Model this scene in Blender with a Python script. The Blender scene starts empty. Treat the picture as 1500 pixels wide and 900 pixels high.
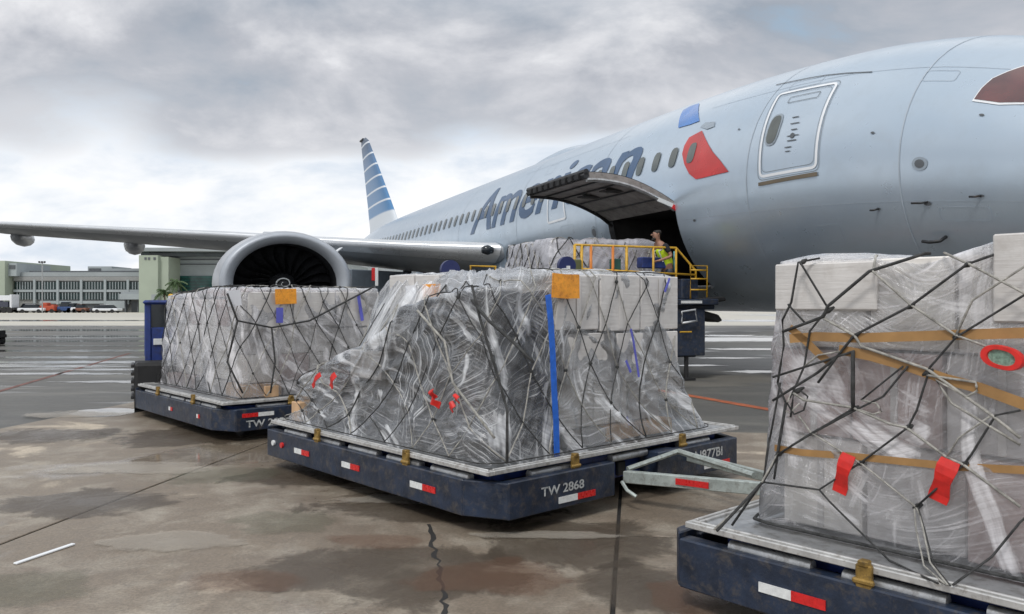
import bpy, bmesh, math, random
from mathutils import Vector, Matrix, noise
random.seed(7)
R = math.radians
sc = bpy.context.scene
col = sc.collection

# ------------------------------------------------------------------ camera
CAMH, F, YH = 1.75, 1180.0, 444.0
cam = bpy.data.cameras.new('camera'); camo = bpy.data.objects.new('camera', cam); col.objects.link(camo)
cam.lens = 36 * F / 1500; cam.sensor_width = 36; cam.shift_y = -6 / 1500
cam.clip_start = 0.05; cam.clip_end = 6000
camo.location = (0, 0, CAMH); camo.rotation_euler = (R(90), 0, 0)
sc.camera = camo
sc.view_settings.view_transform = 'Standard'; sc.view_settings.look = 'None'
sc.view_settings.exposure = 0.12; sc.view_settings.gamma = 1.0
sc.cycles.max_bounces = 8; sc.cycles.transparent_max_bounces = 12
sc.cycles.use_denoising = True

# ------------------------------------------------------------------ node helpers
def nn(nt, typ, **kw):
    n = nt.nodes.new(typ)
    for k, v in kw.items():
        if k in n.inputs.keys(): n.inputs[k].default_value = v
        else: setattr(n, k, v)
    return n
def math_(nt, op, a, b=None, c=None, clamp=False):
    n = nt.nodes.new('ShaderNodeMath'); n.operation = op; n.use_clamp = clamp
    for i, x in enumerate((a, b, c)):
        if x is None: continue
        if isinstance(x, (int, float)): n.inputs[i].default_value = x
        else: nt.links.new(x, n.inputs[i])
    return n.outputs[0]
def mixc(nt, f, a, b):
    n = nt.nodes.new('ShaderNodeMix'); n.data_type = 'RGBA'
    if isinstance(f, (int, float)): n.inputs[0].default_value = f
    else: nt.links.new(f, n.inputs[0])
    for i, x in ((6, a), (7, b)):
        if isinstance(x, (tuple, list)): n.inputs[i].default_value = (*x[:3], 1)
        else: nt.links.new(x, n.inputs[i])
    return n.outputs[2]
def ramp(nt, f, stops, interp='LINEAR'):
    n = nt.nodes.new('ShaderNodeValToRGB'); n.color_ramp.interpolation = interp
    e = n.color_ramp.elements
    while len(e) < len(stops): e.new(0.5)
    for el, (p, c) in zip(e, stops):
        el.position = p; el.color = (c, c, c, 1) if isinstance(c, (int, float)) else (*c, 1)
    nt.links.new(f, n.inputs[0]); return n.outputs[0]
def tex_noise(nt, vec, scale, detail=4, rough=.55, dist=0.0):
    n = nt.nodes.new('ShaderNodeTexNoise'); n.inputs['Scale'].default_value = scale
    n.inputs['Detail'].default_value = detail; n.inputs['Roughness'].default_value = rough
    n.inputs['Distortion'].default_value = dist
    if vec is not None: nt.links.new(vec, n.inputs['Vector'])
    return n.outputs['Fac']
def mapping(nt, vec, loc=(0,0,0), rot=(0,0,0), scale=(1,1,1)):
    n = nt.nodes.new('ShaderNodeMapping')
    n.inputs['Location'].default_value = loc; n.inputs['Rotation'].default_value = rot; n.inputs['Scale'].default_value = scale
    nt.links.new(vec, n.inputs[0]); return n.outputs[0]

# ------------------------------------------------------------------ world: overcast sky
SUN_EL, SUN_AZ = R(52), R(205)
w = bpy.data.worlds.new('World'); sc.world = w; w.use_nodes = True
nt = w.node_tree; nt.nodes.clear()
out = nn(nt, 'ShaderNodeOutputWorld'); bg = nn(nt, 'ShaderNodeBackground'); bg.inputs['Strength'].default_value = 0.1
sky = nn(nt, 'ShaderNodeTexSky'); sky.sky_type = 'NISHITA'; sky.sun_disc = False
sky.sun_elevation = SUN_EL; sky.sun_rotation = SUN_AZ; sky.air_density = 1.2; sky.dust_density = 3
tc = nn(nt, 'ShaderNodeTexCoord'); sep = nn(nt, 'ShaderNodeSeparateXYZ'); nt.links.new(tc.outputs['Generated'], sep.inputs[0])
X, Y, Z = sep.outputs
zc = math_(nt, 'MAXIMUM', Z, 0.0)
den = math_(nt, 'ADD', zc, 0.42)
comb = nn(nt, 'ShaderNodeCombineXYZ')
nt.links.new(math_(nt, 'DIVIDE', X, den), comb.inputs[0]); nt.links.new(math_(nt, 'DIVIDE', Y, den), comb.inputs[1])
cl1 = tex_noise(nt, mapping(nt, comb.outputs[0], loc=(3.1, 1.7, 0), scale=(1, 1.25, 1)), 2.3, 8, .58, .25)
cl2 = tex_noise(nt, mapping(nt, comb.outputs[0], loc=(9.3, 4.1, 2), scale=(1, 1.1, 1)), 1.15, 3, .5)
# heavier grey bank overhead, bright layer toward the horizon
bank = math_(nt, 'ADD', Z, math_(nt, 'MULTIPLY', math_(nt, 'SUBTRACT', cl2, .5), .34))
bank = math_(nt, 'ADD', bank, math_(nt, 'MULTIPLY', math_(nt, 'SUBTRACT', cl1, .5), .26))
dark = ramp(nt, bank, [(.0, 0.0), (.17, 0.03), (.225, .8), (.30, .95), (.42, .5), (.6, .15), (1, .1)])
bright = ramp(nt, cl1, [(.30, (5.8, 6.7, 7.8)), (.40, (7.2, 7.8, 8.6)), (.48, (8.6, 8.9, 9.3)), (.58, (10.0, 10.0, 10.1))])
greyc = ramp(nt, cl1, [(.30, (2.7, 3.9, 5.2)), (.40, (3.1, 3.5, 4.1)), (.50, (4.2, 4.4, 4.9)), (.60, (6.0, 6.1, 6.5)), (.70, (9, 9.1, 9.3))])
cloud = mixc(nt, dark, bright, greyc)
hole = ramp(nt, cl2, [(.28, .14), (.4, 0.02), (1, 0.0)])
final = mixc(nt, hole, cloud, sky.outputs[0])
nt.links.new(final, bg.inputs[0]); nt.links.new(bg.outputs[0], out.inputs[0])

sun = bpy.data.lights.new('sun', 'SUN'); suno = bpy.data.objects.new('sun', sun); col.objects.link(suno)
sun.energy = 1.5; sun.angle = R(12); sun.color = (1, .97, .93)
sd = Vector((math.sin(SUN_AZ) * math.cos(SUN_EL), math.cos(SUN_AZ) * math.cos(SUN_EL), math.sin(SUN_EL)))
suno.rotation_euler = sd.to_track_quat('Z', 'Y').to_euler()

# ------------------------------------------------------------------ materials
MATS = {}
def mat(name, base=(.5,.5,.5), rough=.5, metal=0.0, spec=.5, coat=0.0, var=0.12, vs=3.0, dirt=None, dirt_amt=0.0,
        bump=0.0, bs=60.0, alpha=None, emit=None):
    if name in MATS: return MATS[name]
    m = bpy.data.materials.new(name); m.use_nodes = True; t = m.node_tree
    b = t.nodes['Principled BSDF']
    co = nn(t, 'ShaderNodeTexCoord').outputs['Object']
    n1 = tex_noise(t, co, vs, 6, .6)
    dk = tuple(c * (1 - var) for c in base); lt = tuple(min(1, c * (1 + var)) for c in base)
    c = ramp(t, n1, [(.3, dk), (.7, lt)])
    if dirt:
        n2 = tex_noise(t, co, vs * 2.3, 8, .7, .3)
        f = ramp(t, n2, [(.5, 0.0), (.68, dirt_amt)])
        c = mixc(t, f, c, dirt)
    t.links.new(c, b.inputs['Base Color'])
    b.inputs['Metallic'].default_value = metal; b.inputs['Specular IOR Level'].default_value = spec
    b.inputs['Coat Weight'].default_value = coat; b.inputs['Coat Roughness'].default_value = .08
    rr = ramp(t, tex_noise(t, co, vs * 1.7, 4), [(.3, max(0, rough - .1)), (.7, min(1, rough + .1))])
    t.links.new(rr, b.inputs['Roughness'])
    if bump:
        bp = nn(t, 'ShaderNodeBump'); bp.inputs['Strength'].default_value = bump; bp.inputs['Distance'].default_value = .01
        t.links.new(tex_noise(t, co, bs, 4), bp.inputs['Height']); t.links.new(bp.outputs[0], b.inputs['Normal'])
    if emit: b.inputs['Emission Color'].default_value = (*emit, 1); b.inputs['Emission Strength'].default_value = 1
    MATS[name] = m; return m

M_navy = mat('navy_paint', (.016, .026, .050), .38, var=.45, vs=6, dirt=(.085, .075, .065), dirt_amt=.75, bump=.3, bs=30)
M_blue = mat('blue_paint', (.02, .045, .20), .4, var=.3, vs=4, dirt=(.03, .03, .04), dirt_amt=.6, bump=.1)
M_black = mat('black_rubber', (.014, .014, .015), .7, var=.3, bump=.2)
M_dark = mat('dark_steel', (.03, .032, .035), .5, .3, var=.4, dirt=(.09, .06, .04), dirt_amt=.5)
M_alu = mat('pallet_aluminium', (.42, .43, .44), .42, .7, var=.25, vs=6, dirt=(.14, .12, .10), dirt_amt=.6, bump=.1)
M_aluedge = mat('aluminium_edge', (.56, .56, .55), .45, .5, var=.2, vs=9, dirt=(.16, .13, .1), dirt_amt=.6)
M_draw = mat('galvanised_drawbar', (.42, .47, .45), .5, .3, var=.2, vs=10, dirt=(.12, .10, .08), dirt_amt=.55)
M_yellow = mat('yellow_paint', (.62, .36, .03), .45, var=.2, vs=8, dirt=(.2, .12, .04), dirt_amt=.5)
M_brass = mat('lock_brass', (.30, .19, .05), .55, .4, var=.6, vs=20, dirt=(.06, .045, .03), dirt_amt=.8)
M_red = mat('red_webbing', (.62, .02, .015), .5, var=.2, vs=20)
M_refr = mat('red_reflector', (.60, .02, .02), .3, var=.2, vs=30)
M_refw = mat('white_reflector', (.72, .74, .74), .3, var=.12, vs=30)
M_stencil = mat('white_stencil', (.50, .52, .52), .6, var=.25, vs=16, dirt=(.02, .03, .05), dirt_amt=1.0)
M_orange = mat('orange_sheet', (.85, .34, .03), .5, var=.2, vs=12, dirt=(.45, .14, .02), dirt_amt=.8)
M_bluestrap = mat('blue_strap', (.02, .14, .62), .4, var=.2, vs=20)
M_paper = mat('white_paper', (.74, .75, .78), .6, var=.06)
M_bluetape = mat('violet_marker', (.12, .13, .55), .5, var=.2)
M_tanstrap = mat('tan_strap', (.34, .19, .07), .5, var=.25, vs=5)
M_carton_w = mat('pale_carton', (.78, .75, .71), .8, var=.12, vs=3, bump=.1)
def wrapped_carton():
    m = mat('film_wrapped_carton', (.60, .58, .56), .42, var=.16, vs=2.2, dirt=(.40, .37, .34), dirt_amt=.5, coat=.6)
    t = m.node_tree; b = t.nodes['Principled BSDF']; co = nn(t, 'ShaderNodeTexCoord').outputs['Object']
    v = mapping(t, co, rot=(.2, .9, .4), scale=(1.5, 3, 22)); n = tex_noise(t, v, 1.3, 4, .6, .3); n2 = tex_noise(t, mapping(t, co, rot=(-.5, -.7, 0), scale=(2, 2, 36)), 1.2, 4, .6, .4)
    hgt = math_(t, 'ADD', n, n2)
    bp = nn(t, 'ShaderNodeBump'); bp.inputs['Strength'].default_value = .22; bp.inputs['Distance'].default_value = .012
    t.links.new(hgt, bp.inputs['Height']); t.links.new(bp.outputs[0], b.inputs['Normal']); t.links.new(bp.outputs[0], b.inputs['Coat Normal'])
    old = b.inputs['Base Color'].links[0].from_socket
    t.links.new(mixc(t, ramp(t, hgt, [(1.0, 0.0), (1.2, .5)]), old, (.82, .83, .85)), b.inputs['Base Color'])
    b.inputs['Coat Roughness'].default_value = .18
    return m
M_wrapc = wrapped_carton()
M_carton_g = mat('grey_carton', (.55, .53, .52), .8, var=.15, vs=3, bump=.1)
M_carton_p = mat('pink_grey_carton', (.50, .39, .37), .8, var=.15, vs=3, bump=.1)
M_carton_t = mat('kraft_carton', (.55, .36, .21), .8, var=.2, vs=5, bump=.1)
M_bulk = mat('dark_cargo_cover', (.030, .032, .037), .45, var=.5, vs=4, bump=.3, bs=12)
M_tape = mat('carton_tape', (.62, .60, .58), .35, var=.1)
M_cordd = mat('dark_net_cord', (.045, .046, .046), .85, var=.6, vs=25, bump=.8, bs=160)
M_cordl = mat('pale_net_cord', (.36, .35, .32), .85, var=.5, vs=25, bump=.8, bs=160)
M_hull2 = mat('wing_grey', (.36, .38, .40), .42, .1, var=.05, vs=.5)
M_wingle = mat('wing_leading_edge', (.62, .64, .66), .3, .6, var=.08, vs=.6)
M_cowl = mat('nacelle_grey', (.42, .44, .47), .42, .1, coat=.1, var=.06, vs=.8)
M_lip = mat('inlet_lip_metal', (.42, .45, .49), .48, .25, var=.08, vs=1)
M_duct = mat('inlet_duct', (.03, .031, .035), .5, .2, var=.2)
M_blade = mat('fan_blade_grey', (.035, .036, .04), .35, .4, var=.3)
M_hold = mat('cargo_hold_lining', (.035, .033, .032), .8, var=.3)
M_doorin = mat('cargo_door_lining', (.30, .28, .265), .6, .1, var=.3, vs=3, dirt=(.08,.07,.06), dirt_amt=.6)
M_winframe = mat('cabin_window_glass', (.06, .075, .07), .15, 0, coat=.5, var=.3)
M_white = mat('white_paint', (.78, .80, .82), .4, var=.05)
M_letter = mat('livery_slate_blue', (.022, .075, .17), .35, coat=.2, var=.15, vs=.6)
M_livblue = mat('livery_blue', (.02, .16, .50), .3, coat=.3, var=.2, vs=.8)
M_livred = mat('livery_red', (.50, .022, .02), .3, coat=.3, var=.25, vs=.8)
M_livgrey = mat('livery_grey', (.28, .33, .38), .3, coat=.2, var=.15)
M_cockpit = mat('cockpit_glass', (.10, .022, .02), .06, 0, spec=.9, coat=1, var=.5, vs=1.2)
M_line = mat('panel_line', (.10, .11, .12), .6, var=.2)
M_palegreen = mat('pale_green_render', (.36, .41, .33), .8, var=.08, vs=.2)
M_termc = mat('terminal_concrete', (.27, .275, .27), .85, var=.12, vs=.3)
M_termlight = mat('terminal_panel', (.34, .38, .39), .7, var=.08, vs=.3)
M_roof = mat('terminal_roof', (.30, .33, .34), .7, var=.12, vs=.2)
M_tglass = mat('terminal_glass', (.012, .03, .03), .15, 0, var=.5, vs=.5)
M_tgreen = mat('green_glass', (.01, .07, .06), .15, 0, var=.5, vs=.5)
M_leaf = mat('palm_leaf', (.05, .09, .03), .6, var=.3)
M_bark = mat('palm_bark', (.14, .11, .08), .9, var=.3)
M_carw = mat('white_car_paint', (.7, .72, .75), .3, coat=.5, var=.04)
M_carr = mat('orange_red_paint', (.42, .07, .03), .4, var=.1)
M_carb = mat('dark_car_paint', (.03, .035, .06), .3, coat=.5, var=.1)
M_glass = mat('vehicle_glass', (.02, .025, .03), .08, 0, var=.2)
M_skin = mat('skin', (.35, .19, .13), .6, var=.1)
M_vest = mat('hi_vis_vest', (.66, .92, .03), .6, var=.15, vs=12)
M_cloth = mat('black_cloth', (.015, .015, .02), .8, var=.3)
M_hair = mat('dark_hair', (.02, .015, .012), .7, var=.3)
M_orangeline = mat('orange_marking', (.36, .09, .03), .7, var=.35, vs=4, dirt=(.08, .07, .06), dirt_amt=.7)

def hull_material():
    m = bpy.data.materials.new('pearl_grey_hull'); m.use_nodes = True; t = m.node_tree; b = t.nodes['Principled BSDF']
    co = nn(t, 'ShaderNodeTexCoord').outputs['Object']
    n1 = tex_noise(t, co, .35, 4, .5); n2 = tex_noise(t, co, 2.5, 6, .65)
    c = ramp(t, n1, [(.3, (.44, .53, .62)), (.7, (.51, .59, .67))])
    c = mixc(t, ramp(t, n2, [(.5, 0.0), (.75, .22)]), c, (.38, .42, .45))
    t.links.new(c, b.inputs['Base Color'])
    b.inputs['Metallic'].default_value = .5; b.inputs['Roughness'].default_value = .30
    b.inputs['Coat Weight'].default_value = .35; b.inputs['Coat Roughness'].default_value = .12
    t.links.new(ramp(t, n2, [(.3, .26), (.7, .38)]), b.inputs['Roughness'])
    bp = nn(t, 'ShaderNodeBump'); bp.inputs['Strength'].default_value = .25; bp.inputs['Distance'].default_value = .02
    t.links.new(tex_noise(t, co, .9, 2), bp.inputs['Height']); t.links.new(bp.outputs[0], b.inputs['Normal'])
    return m
M_hull = hull_material()

def fin_material():
    m = bpy.data.materials.new('striped_tail_paint'); m.use_nodes = True; t = m.node_tree; b = t.nodes['Principled BSDF']
    g = nn(t, 'ShaderNodeNewGeometry'); s = nn(t, 'ShaderNodeSeparateXYZ'); t.links.new(g.outputs['Position'], s.inputs[0])
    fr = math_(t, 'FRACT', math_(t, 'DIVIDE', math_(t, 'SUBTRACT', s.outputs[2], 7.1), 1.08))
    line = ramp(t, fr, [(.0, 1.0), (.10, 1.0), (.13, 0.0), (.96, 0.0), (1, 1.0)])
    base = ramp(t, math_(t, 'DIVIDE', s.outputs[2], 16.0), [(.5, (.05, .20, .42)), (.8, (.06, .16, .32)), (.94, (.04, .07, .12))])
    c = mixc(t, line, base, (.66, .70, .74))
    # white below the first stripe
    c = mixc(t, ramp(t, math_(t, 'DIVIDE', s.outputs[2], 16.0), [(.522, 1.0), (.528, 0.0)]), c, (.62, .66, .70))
    t.links.new(c, b.inputs['Base Color']); b.inputs['Roughness'].default_value = .35
    return m

def film_material(name, cover, tint=(.93, .94, .95), rot=.35, seed=0.0, haze=.30, lines=1.0, sheets=1.0, gloss=.12):
    """stretch film: clear where taut, milky along its folds, pull lines whitened to paint in glints"""
    m = bpy.data.materials.new(name); m.use_nodes = True; t = m.node_tree; b = t.nodes['Principled BSDF']
    o = [n for n in t.nodes if n.type == 'OUTPUT_MATERIAL'][0]
    uv = nn(t, 'ShaderNodeTexCoord').outputs['UV']
    def reg(k, lo, hi, sc_=1.3): return nn_rgb(t, ramp(t, tex_noise(t, mapping(t, uv, loc=(seed + k, k * 2.7, k)), sc_, 2), [(lo, 0.0), (hi, 1.0)]))
    slow = tex_noise(t, mapping(t, uv, loc=(seed, 0, 0)), .9, 1)
    def streaks(k, ang, s_, th, bend=.35):
        va = nn(t, 'ShaderNodeVectorMath'); va.operation = 'ADD'; t.links.new(uv, va.inputs[0])
        cb = nn(t, 'ShaderNodeCombineXYZ'); t.links.new(math_(t, 'MULTIPLY', slow, bend), cb.inputs[1]); t.links.new(math_(t, 'MULTIPLY', slow, -bend), cb.inputs[0]); t.links.new(cb.outputs[0], va.inputs[1])
        rm = mapping(t, va.outputs[0], loc=(seed + k, k * 3.1, 0), rot=(0, 0, ang))
        n = tex_noise(t, mapping(t, rm, scale=(.5, s_, 1)), 1.0, 4, .6)
        return n
    crease = tex_noise(t, mapping(t, uv, loc=(seed, 4, 4)), 7.0, 7, .62, 1.0)
    a = streaks(1, rot, 46, .5, .6); c2 = streaks(2, rot - .45, 54, .5, .7); d = streaks(3, rot + 1.25, 44, .5, .9); e = streaks(5, rot - 1.2, 58, .5, .7)
    sel1 = reg(1, .45, .55); sel2 = reg(2, .45, .55)
    h1 = mixf(t, sel1, a, c2); h2 = mixf(t, sel2, d, e)
    hmix = math_(t, 'ADD', math_(t, 'MULTIPLY', h1, .6), math_(t, 'MULTIPLY', h2, .4))
    l1 = nn_rgb(t, ramp(t, h1, [(.49, 0.0), (.54, .35), (.59, .8), (.63, 1.0)])); l2 = nn_rgb(t, ramp(t, h2, [(.52, 0.0), (.57, .4), (.63, .95)]))
    w1 = streaks(8, rot + .25, 5.5, .5, .8); w2 = streaks(9, rot + 1.0, 4.5, .5, .9)
    l3 = nn_rgb(t, ramp(t, mixf(t, sel2, w1, w2), [(.53, 0.0), (.57, .45), (.63, .95)]))
    fine = math_(t, 'MAXIMUM', math_(t, 'MULTIPLY', l1, math_(t, 'MULTIPLY', reg(7, .38, .66), math_(t, 'MULTIPLY_ADD', crease, 1.3, -.02, clamp=True))), math_(t, 'MULTIPLY', l2, reg(9, .38, .66)))  # thin white lines: creases with their shine painted in as diffuse white
    lines_ = math_(t, 'MAXIMUM', math_(t, 'MULTIPLY', fine, lines), math_(t, 'MULTIPLY', math_(t, 'MULTIPLY', l3, math_(t, 'MULTIPLY_ADD', h1, 1.3, .25, clamp=True)), sheets))
    patch = math_(t, 'MULTIPLY', reg(11, .42, .72, 1.7), haze)
    patch2 = math_(t, 'MULTIPLY', nn_rgb(t, ramp(t, crease, [(.45, 0.0), (.68, 1.0)])), haze * .9)
    fac = math_(t, 'ADD', math_(t, 'ADD', lines_, patch), math_(t, 'ADD', patch2, cover), clamp=True)
    fac = math_(t, 'MULTIPLY', fac, .90)
    tr = nn(t, 'ShaderNodeBsdfTransparent'); tr.inputs[0].default_value = (.98, .985, .99, 1)
    b.inputs['Base Color'].default_value = (*tint, 1); b.inputs['Roughness'].default_value = .30
    b.inputs['Specular IOR Level'].default_value = .6
    hh = math_(t, 'ADD', math_(t, 'MULTIPLY', hmix, 1.0), math_(t, 'MULTIPLY', crease, .45))
    bp = nn(t, 'ShaderNodeBump'); bp.inputs['Strength'].default_value = .8; bp.inputs['Distance'].default_value = .022
    t.links.new(hh, bp.inputs['Height']); 
    bp2 = nn(t, 'ShaderNodeBump'); bp2.inputs['Strength'].default_value = .35; bp2.inputs['Distance'].default_value = .02
    t.links.new(hh, bp2.inputs['Height']); t.links.new(bp2.outputs[0], b.inputs['Normal'])
    gl = nn(t, 'ShaderNodeBsdfGlossy'); gl.inputs['Roughness'].default_value = .13; gl.inputs['Color'].default_value = (.95, .97, 1, 1)
    t.links.new(bp.outputs[0], gl.inputs['Normal'])
    mx0 = nn(t, 'ShaderNodeMixShader'); fr = nn(t, 'ShaderNodeFresnel'); fr.inputs[0].default_value = 1.5
    t.links.new(bp.outputs[0], fr.inputs['Normal'])
    t.links.new(math_(t, 'MULTIPLY', fr.outputs[0], 1.8, clamp=True), mx0.inputs[0]); t.links.new(tr.outputs[0], mx0.inputs[1]); t.links.new(gl.outputs[0], mx0.inputs[2])
    g2_ = nn(t, 'ShaderNodeBsdfGlossy'); g2_.inputs['Roughness'].default_value = .22; g2_.inputs['Color'].default_value = (1, 1, 1, 1)
    bp3 = nn(t, 'ShaderNodeBump'); bp3.inputs['Strength'].default_value = .8; bp3.inputs['Distance'].default_value = .03; t.links.new(hh, bp3.inputs['Height']); t.links.new(bp3.outputs[0], g2_.inputs['Normal'])
    mg = nn(t, 'ShaderNodeMixShader'); mg.inputs[0].default_value = gloss; t.links.new(b.outputs[0], mg.inputs[1]); t.links.new(g2_.outputs[0], mg.inputs[2])
    tl = nn(t, 'ShaderNodeBsdfTranslucent'); tl.inputs['Color'].default_value = (.95, .95, .96, 1); mt = nn(t, 'ShaderNodeMixShader'); mt.inputs[0].default_value = .25
    t.links.new(mg.outputs[0], mt.inputs[1]); t.links.new(tl.outputs[0], mt.inputs[2])
    mx = nn(t, 'ShaderNodeMixShader')
    t.links.new(fac, mx.inputs[0]); t.links.new(mx0.outputs[0], mx.inputs[1]); t.links.new(mt.outputs[0], mx.inputs[2])
    t.links.new(mx.outputs[0], o.inputs[0])
    return m
def mixf(t, f, a, b):
    n = t.nodes.new('ShaderNodeMix'); n.data_type = 'FLOAT'
    t.links.new(f, n.inputs[0]); t.links.new(a, n.inputs[2]); t.links.new(b, n.inputs[3]); return n.outputs[0]
def nn_rgb(t, c):
    n = nn(t, 'ShaderNodeRGBToBW'); t.links.new(c, n.inputs[0]); return n.outputs[0]

def ground_material(name, dry, wet, stain, wetness=.5, streak=(1, 1, 1), rot=0.0, scale=.5, puddle=.0, fine=.35, darkest=None, rmin=.05):
    m = bpy.data.materials.new(name); m.use_nodes = True; t = m.node_tree; b = t.nodes['Principled BSDF']
    g = nn(t, 'ShaderNodeNewGeometry').outputs['Position']
    v = mapping(t, g, rot=(0, 0, rot), scale=streak)
    n1 = tex_noise(t, v, scale, 7, .6, .6); n2 = tex_noise(t, mapping(t, g, loc=(7, 3, 0), scale=streak), scale * 3.1, 6, .65, .3)
    n3 = tex_noise(t, g, 45, 5, .7); n4 = tex_noise(t, mapping(t, v, loc=(2, 9, 0)), scale * .55, 5, .6, .4)
    n5 = tex_noise(t, g, 9, 6, .7, .4)
    wm = ramp(t, n1, [(.5 - .25 * wetness, 0.0), (.53 - .22 * wetness, .85), (.75 - .2 * wetness, 1.0)])
    c = mixc(t, wm, dry, wet)
    c = mixc(t, ramp(t, n2, [(.48, 0.0), (.72, .65)]), c, stain)
    c = mixc(t, ramp(t, n5, [(.45, 0.0), (.8, .4)]), c, tuple(x * .45 for x in wet))
    sp = ramp(t, n3, [(.3, 1 - fine), (.7, 1 + fine)])
    mu = nn(t, 'ShaderNodeMix'); mu.data_type = 'RGBA'; mu.blend_type = 'MULTIPLY'; mu.inputs[0].default_value = 1
    t.links.new(c, mu.inputs[6]); t.links.new(sp, mu.inputs[7])
    t.links.new(mu.outputs[2], b.inputs['Base Color'])
    pd = ramp(t, n4, [(.62 - puddle, 0.0), (.66 - puddle, 1.0)])
    pdv = nn_rgb(t, pd)
    r0 = math_(t, 'MULTIPLY_ADD', nn_rgb(t, wm), -.30, .80)
    r0 = math_(t, 'MULTIPLY_ADD', n5, -.25, math_(t, 'ADD', r0, .1))
    r1 = math_(t, 'MULTIPLY', r0, math_(t, 'MULTIPLY_ADD', pdv, -.88, 1.0), clamp=True)
    t.links.new(math_(t, 'MAXIMUM', r1, rmin), b.inputs['Roughness'])
    b.inputs['Specular IOR Level'].default_value = .5
    bp = nn(t, 'ShaderNodeBump'); bp.inputs['Distance'].default_value = .006
    t.links.new(math_(t, 'MULTIPLY_ADD', pdv, -.5, .55), bp.inputs['Strength'])
    t.links.new(math_(t, 'ADD', n3, math_(t, 'MULTIPLY', n5, 1.5)), bp.inputs['Height']); t.links.new(bp.outputs[0], b.inputs['Normal'])
    return m
M_asphalt = ground_material('wet_asphalt', (.16, .15, .13), (.075, .073, .066), (.21, .20, .17), .6, (.35, 1, 1), .1, .30, .05, .25, rmin=.13)
M_farcon = ground_material('pale_far_concrete', (.56, .53, .45), (.46, .44, .38), (.60, .57, .50), .3, (.3, 1, 1), 0, .05, -.1, .1)
M_conc = ground_material('stained_concrete', (.50, .43, .34), (.17, .135, .10), (.44, .40, .33), .52, (1, 1, 1), .2, .42, .07, .3, rmin=.08)
M_puddle = ground_material('wet_sheen', (.07, .07, .068), (.05, .05, .05), (.08, .08, .08), .9, (.5, 1, 1), 0, .5, .5, .1)
M_joint = mat('joint_sealant', (.018, .017, .016), .8, var=.3, bump=.2)

# ------------------------------------------------------------------ mesh builder
class MB:
    def __init__(s): s.v = []; s.f = []; s.uv = None
    def add(s, vs, fs):
        o = len(s.v); s.v += [tuple(v) for v in vs]; s.f += [tuple(i + o for i in f) for f in fs]; return s
    def box(s, c, d, rot=None):
        hx, hy, hz = d[0] / 2, d[1] / 2, d[2] / 2
        vs = [Vector((x, y, z)) for x in (-hx, hx) for y in (-hy, hy) for z in (-hz, hz)]
        if rot: vs = [rot @ v for v in vs]
        vs = [v + Vector(c) for v in vs]
        return s.add(vs, [(0,1,3,2),(4,6,7,5),(0,4,5,1),(2,3,7,6),(0,2,6,4),(1,5,7,3)])
    def prism(s, poly, z0, z1):
        n = len(poly)
        vs = [(x, y, z0) for x, y in poly] + [(x, y, z1) for x, y in poly]
        fs = [tuple(range(n))[::-1], tuple(range(n, 2 * n))] + [(i, (i + 1) % n, n + (i + 1) % n, n + i) for i in range(n)]
        return s.add(vs, fs)
    def extr(s, poly, vec):           # poly of 3D points swept along vec
        n = len(poly); vec = Vector(vec)
        vs = [Vector(p) for p in poly] + [Vector(p) + vec for p in poly]
        return s.add(vs, [tuple(range(n))[::-1], tuple(range(n, 2 * n))] + [(i, (i + 1) % n, n + (i + 1) % n, n + i) for i in range(n)])
    def tube(s, pts, r, n=6, cap=True, radii=None):
        pts = [Vector(p) for p in pts]; rings = []
        up = Vector((0, 0, 1))
        for i, p in enumerate(pts):
            t = (pts[min(i + 1, len(pts) - 1)] - pts[max(i - 1, 0)])
            if t.length < 1e-6: t = Vector((0, 0, 1))
            t.normalize()
            a = t.cross(up)
            if a.length < .15: a = t.cross(Vector((1, 0, 0)))
            a.normalize(); b = t.cross(a)
            rr = radii[i] if radii else r
            rings.append([p + (a * math.cos(k * 2 * math.pi / n) + b * math.sin(k * 2 * math.pi / n)) * rr for k in range(n)])
        vs = [v for ring in rings for v in ring]
        fs = [(i * n + k, i * n + (k + 1) % n, (i + 1) * n + (k + 1) % n, (i + 1) * n + k) for i in range(len(pts) - 1) for k in range(n)]
        if cap: fs += [tuple(range(n))[::-1], tuple(range((len(pts) - 1) * n, len(pts) * n))]
        return s.add(vs, fs)
    def cyl(s, a, b, r, n=16): return s.tube([a, b], r, n)
    def grid(s, rows, closed_u=False):
        nu = len(rows[0]); nv = len(rows)
        vs = [p for r in rows for p in r]
        fs = []
        for j in range(nv - 1):
            for i in range(nu if closed_u else nu - 1):
                fs.append((j * nu + i, j * nu + (i + 1) % nu, (j + 1) * nu + (i + 1) % nu, (j + 1) * nu + i))
        return s.add(vs, fs)
    def build(s, name, m, parent=None, smooth=False, bevel=0.0, auto=False):
        me = bpy.data.meshes.new(name); me.from_pydata(s.v, [], s.f); me.validate(); me.update()
        bm = bmesh.new(); bm.from_mesh(me)
        bmesh.ops.recalc_face_normals(bm, faces=bm.faces)
        if bevel:
            es = [e for e in bm.edges if len(e.link_faces) == 2 and e.calc_face_angle(0) > .6]
            bmesh.ops.bevel(bm, geom=es, offset=bevel, segments=1, affect='EDGES')
        bm.to_mesh(me); bm.free()
        me.materials.append(m)
        if smooth: me.polygons.foreach_set('use_smooth', [True] * len(me.polygons))
        o = bpy.data.objects.new(name, me); col.objects.link(o)
        if auto: me.set_sharp_from_angle(angle=R(35))
        if parent: o.parent = parent
        return o
def empty(name, loc=(0,0,0), rz=0.0):
    o = bpy.data.objects.new(name, None); col.objects.link(o); o.location = loc; o.rotation_euler = (0, 0, rz)
    o.empty_display_size = .2
    return o
def tag(o, label, cat, group=None):
    o['label'] = label; o['category'] = cat
    if group: o['group'] = group
    return o
def struct(o, kind='structure'): o['kind'] = kind; return o
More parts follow.
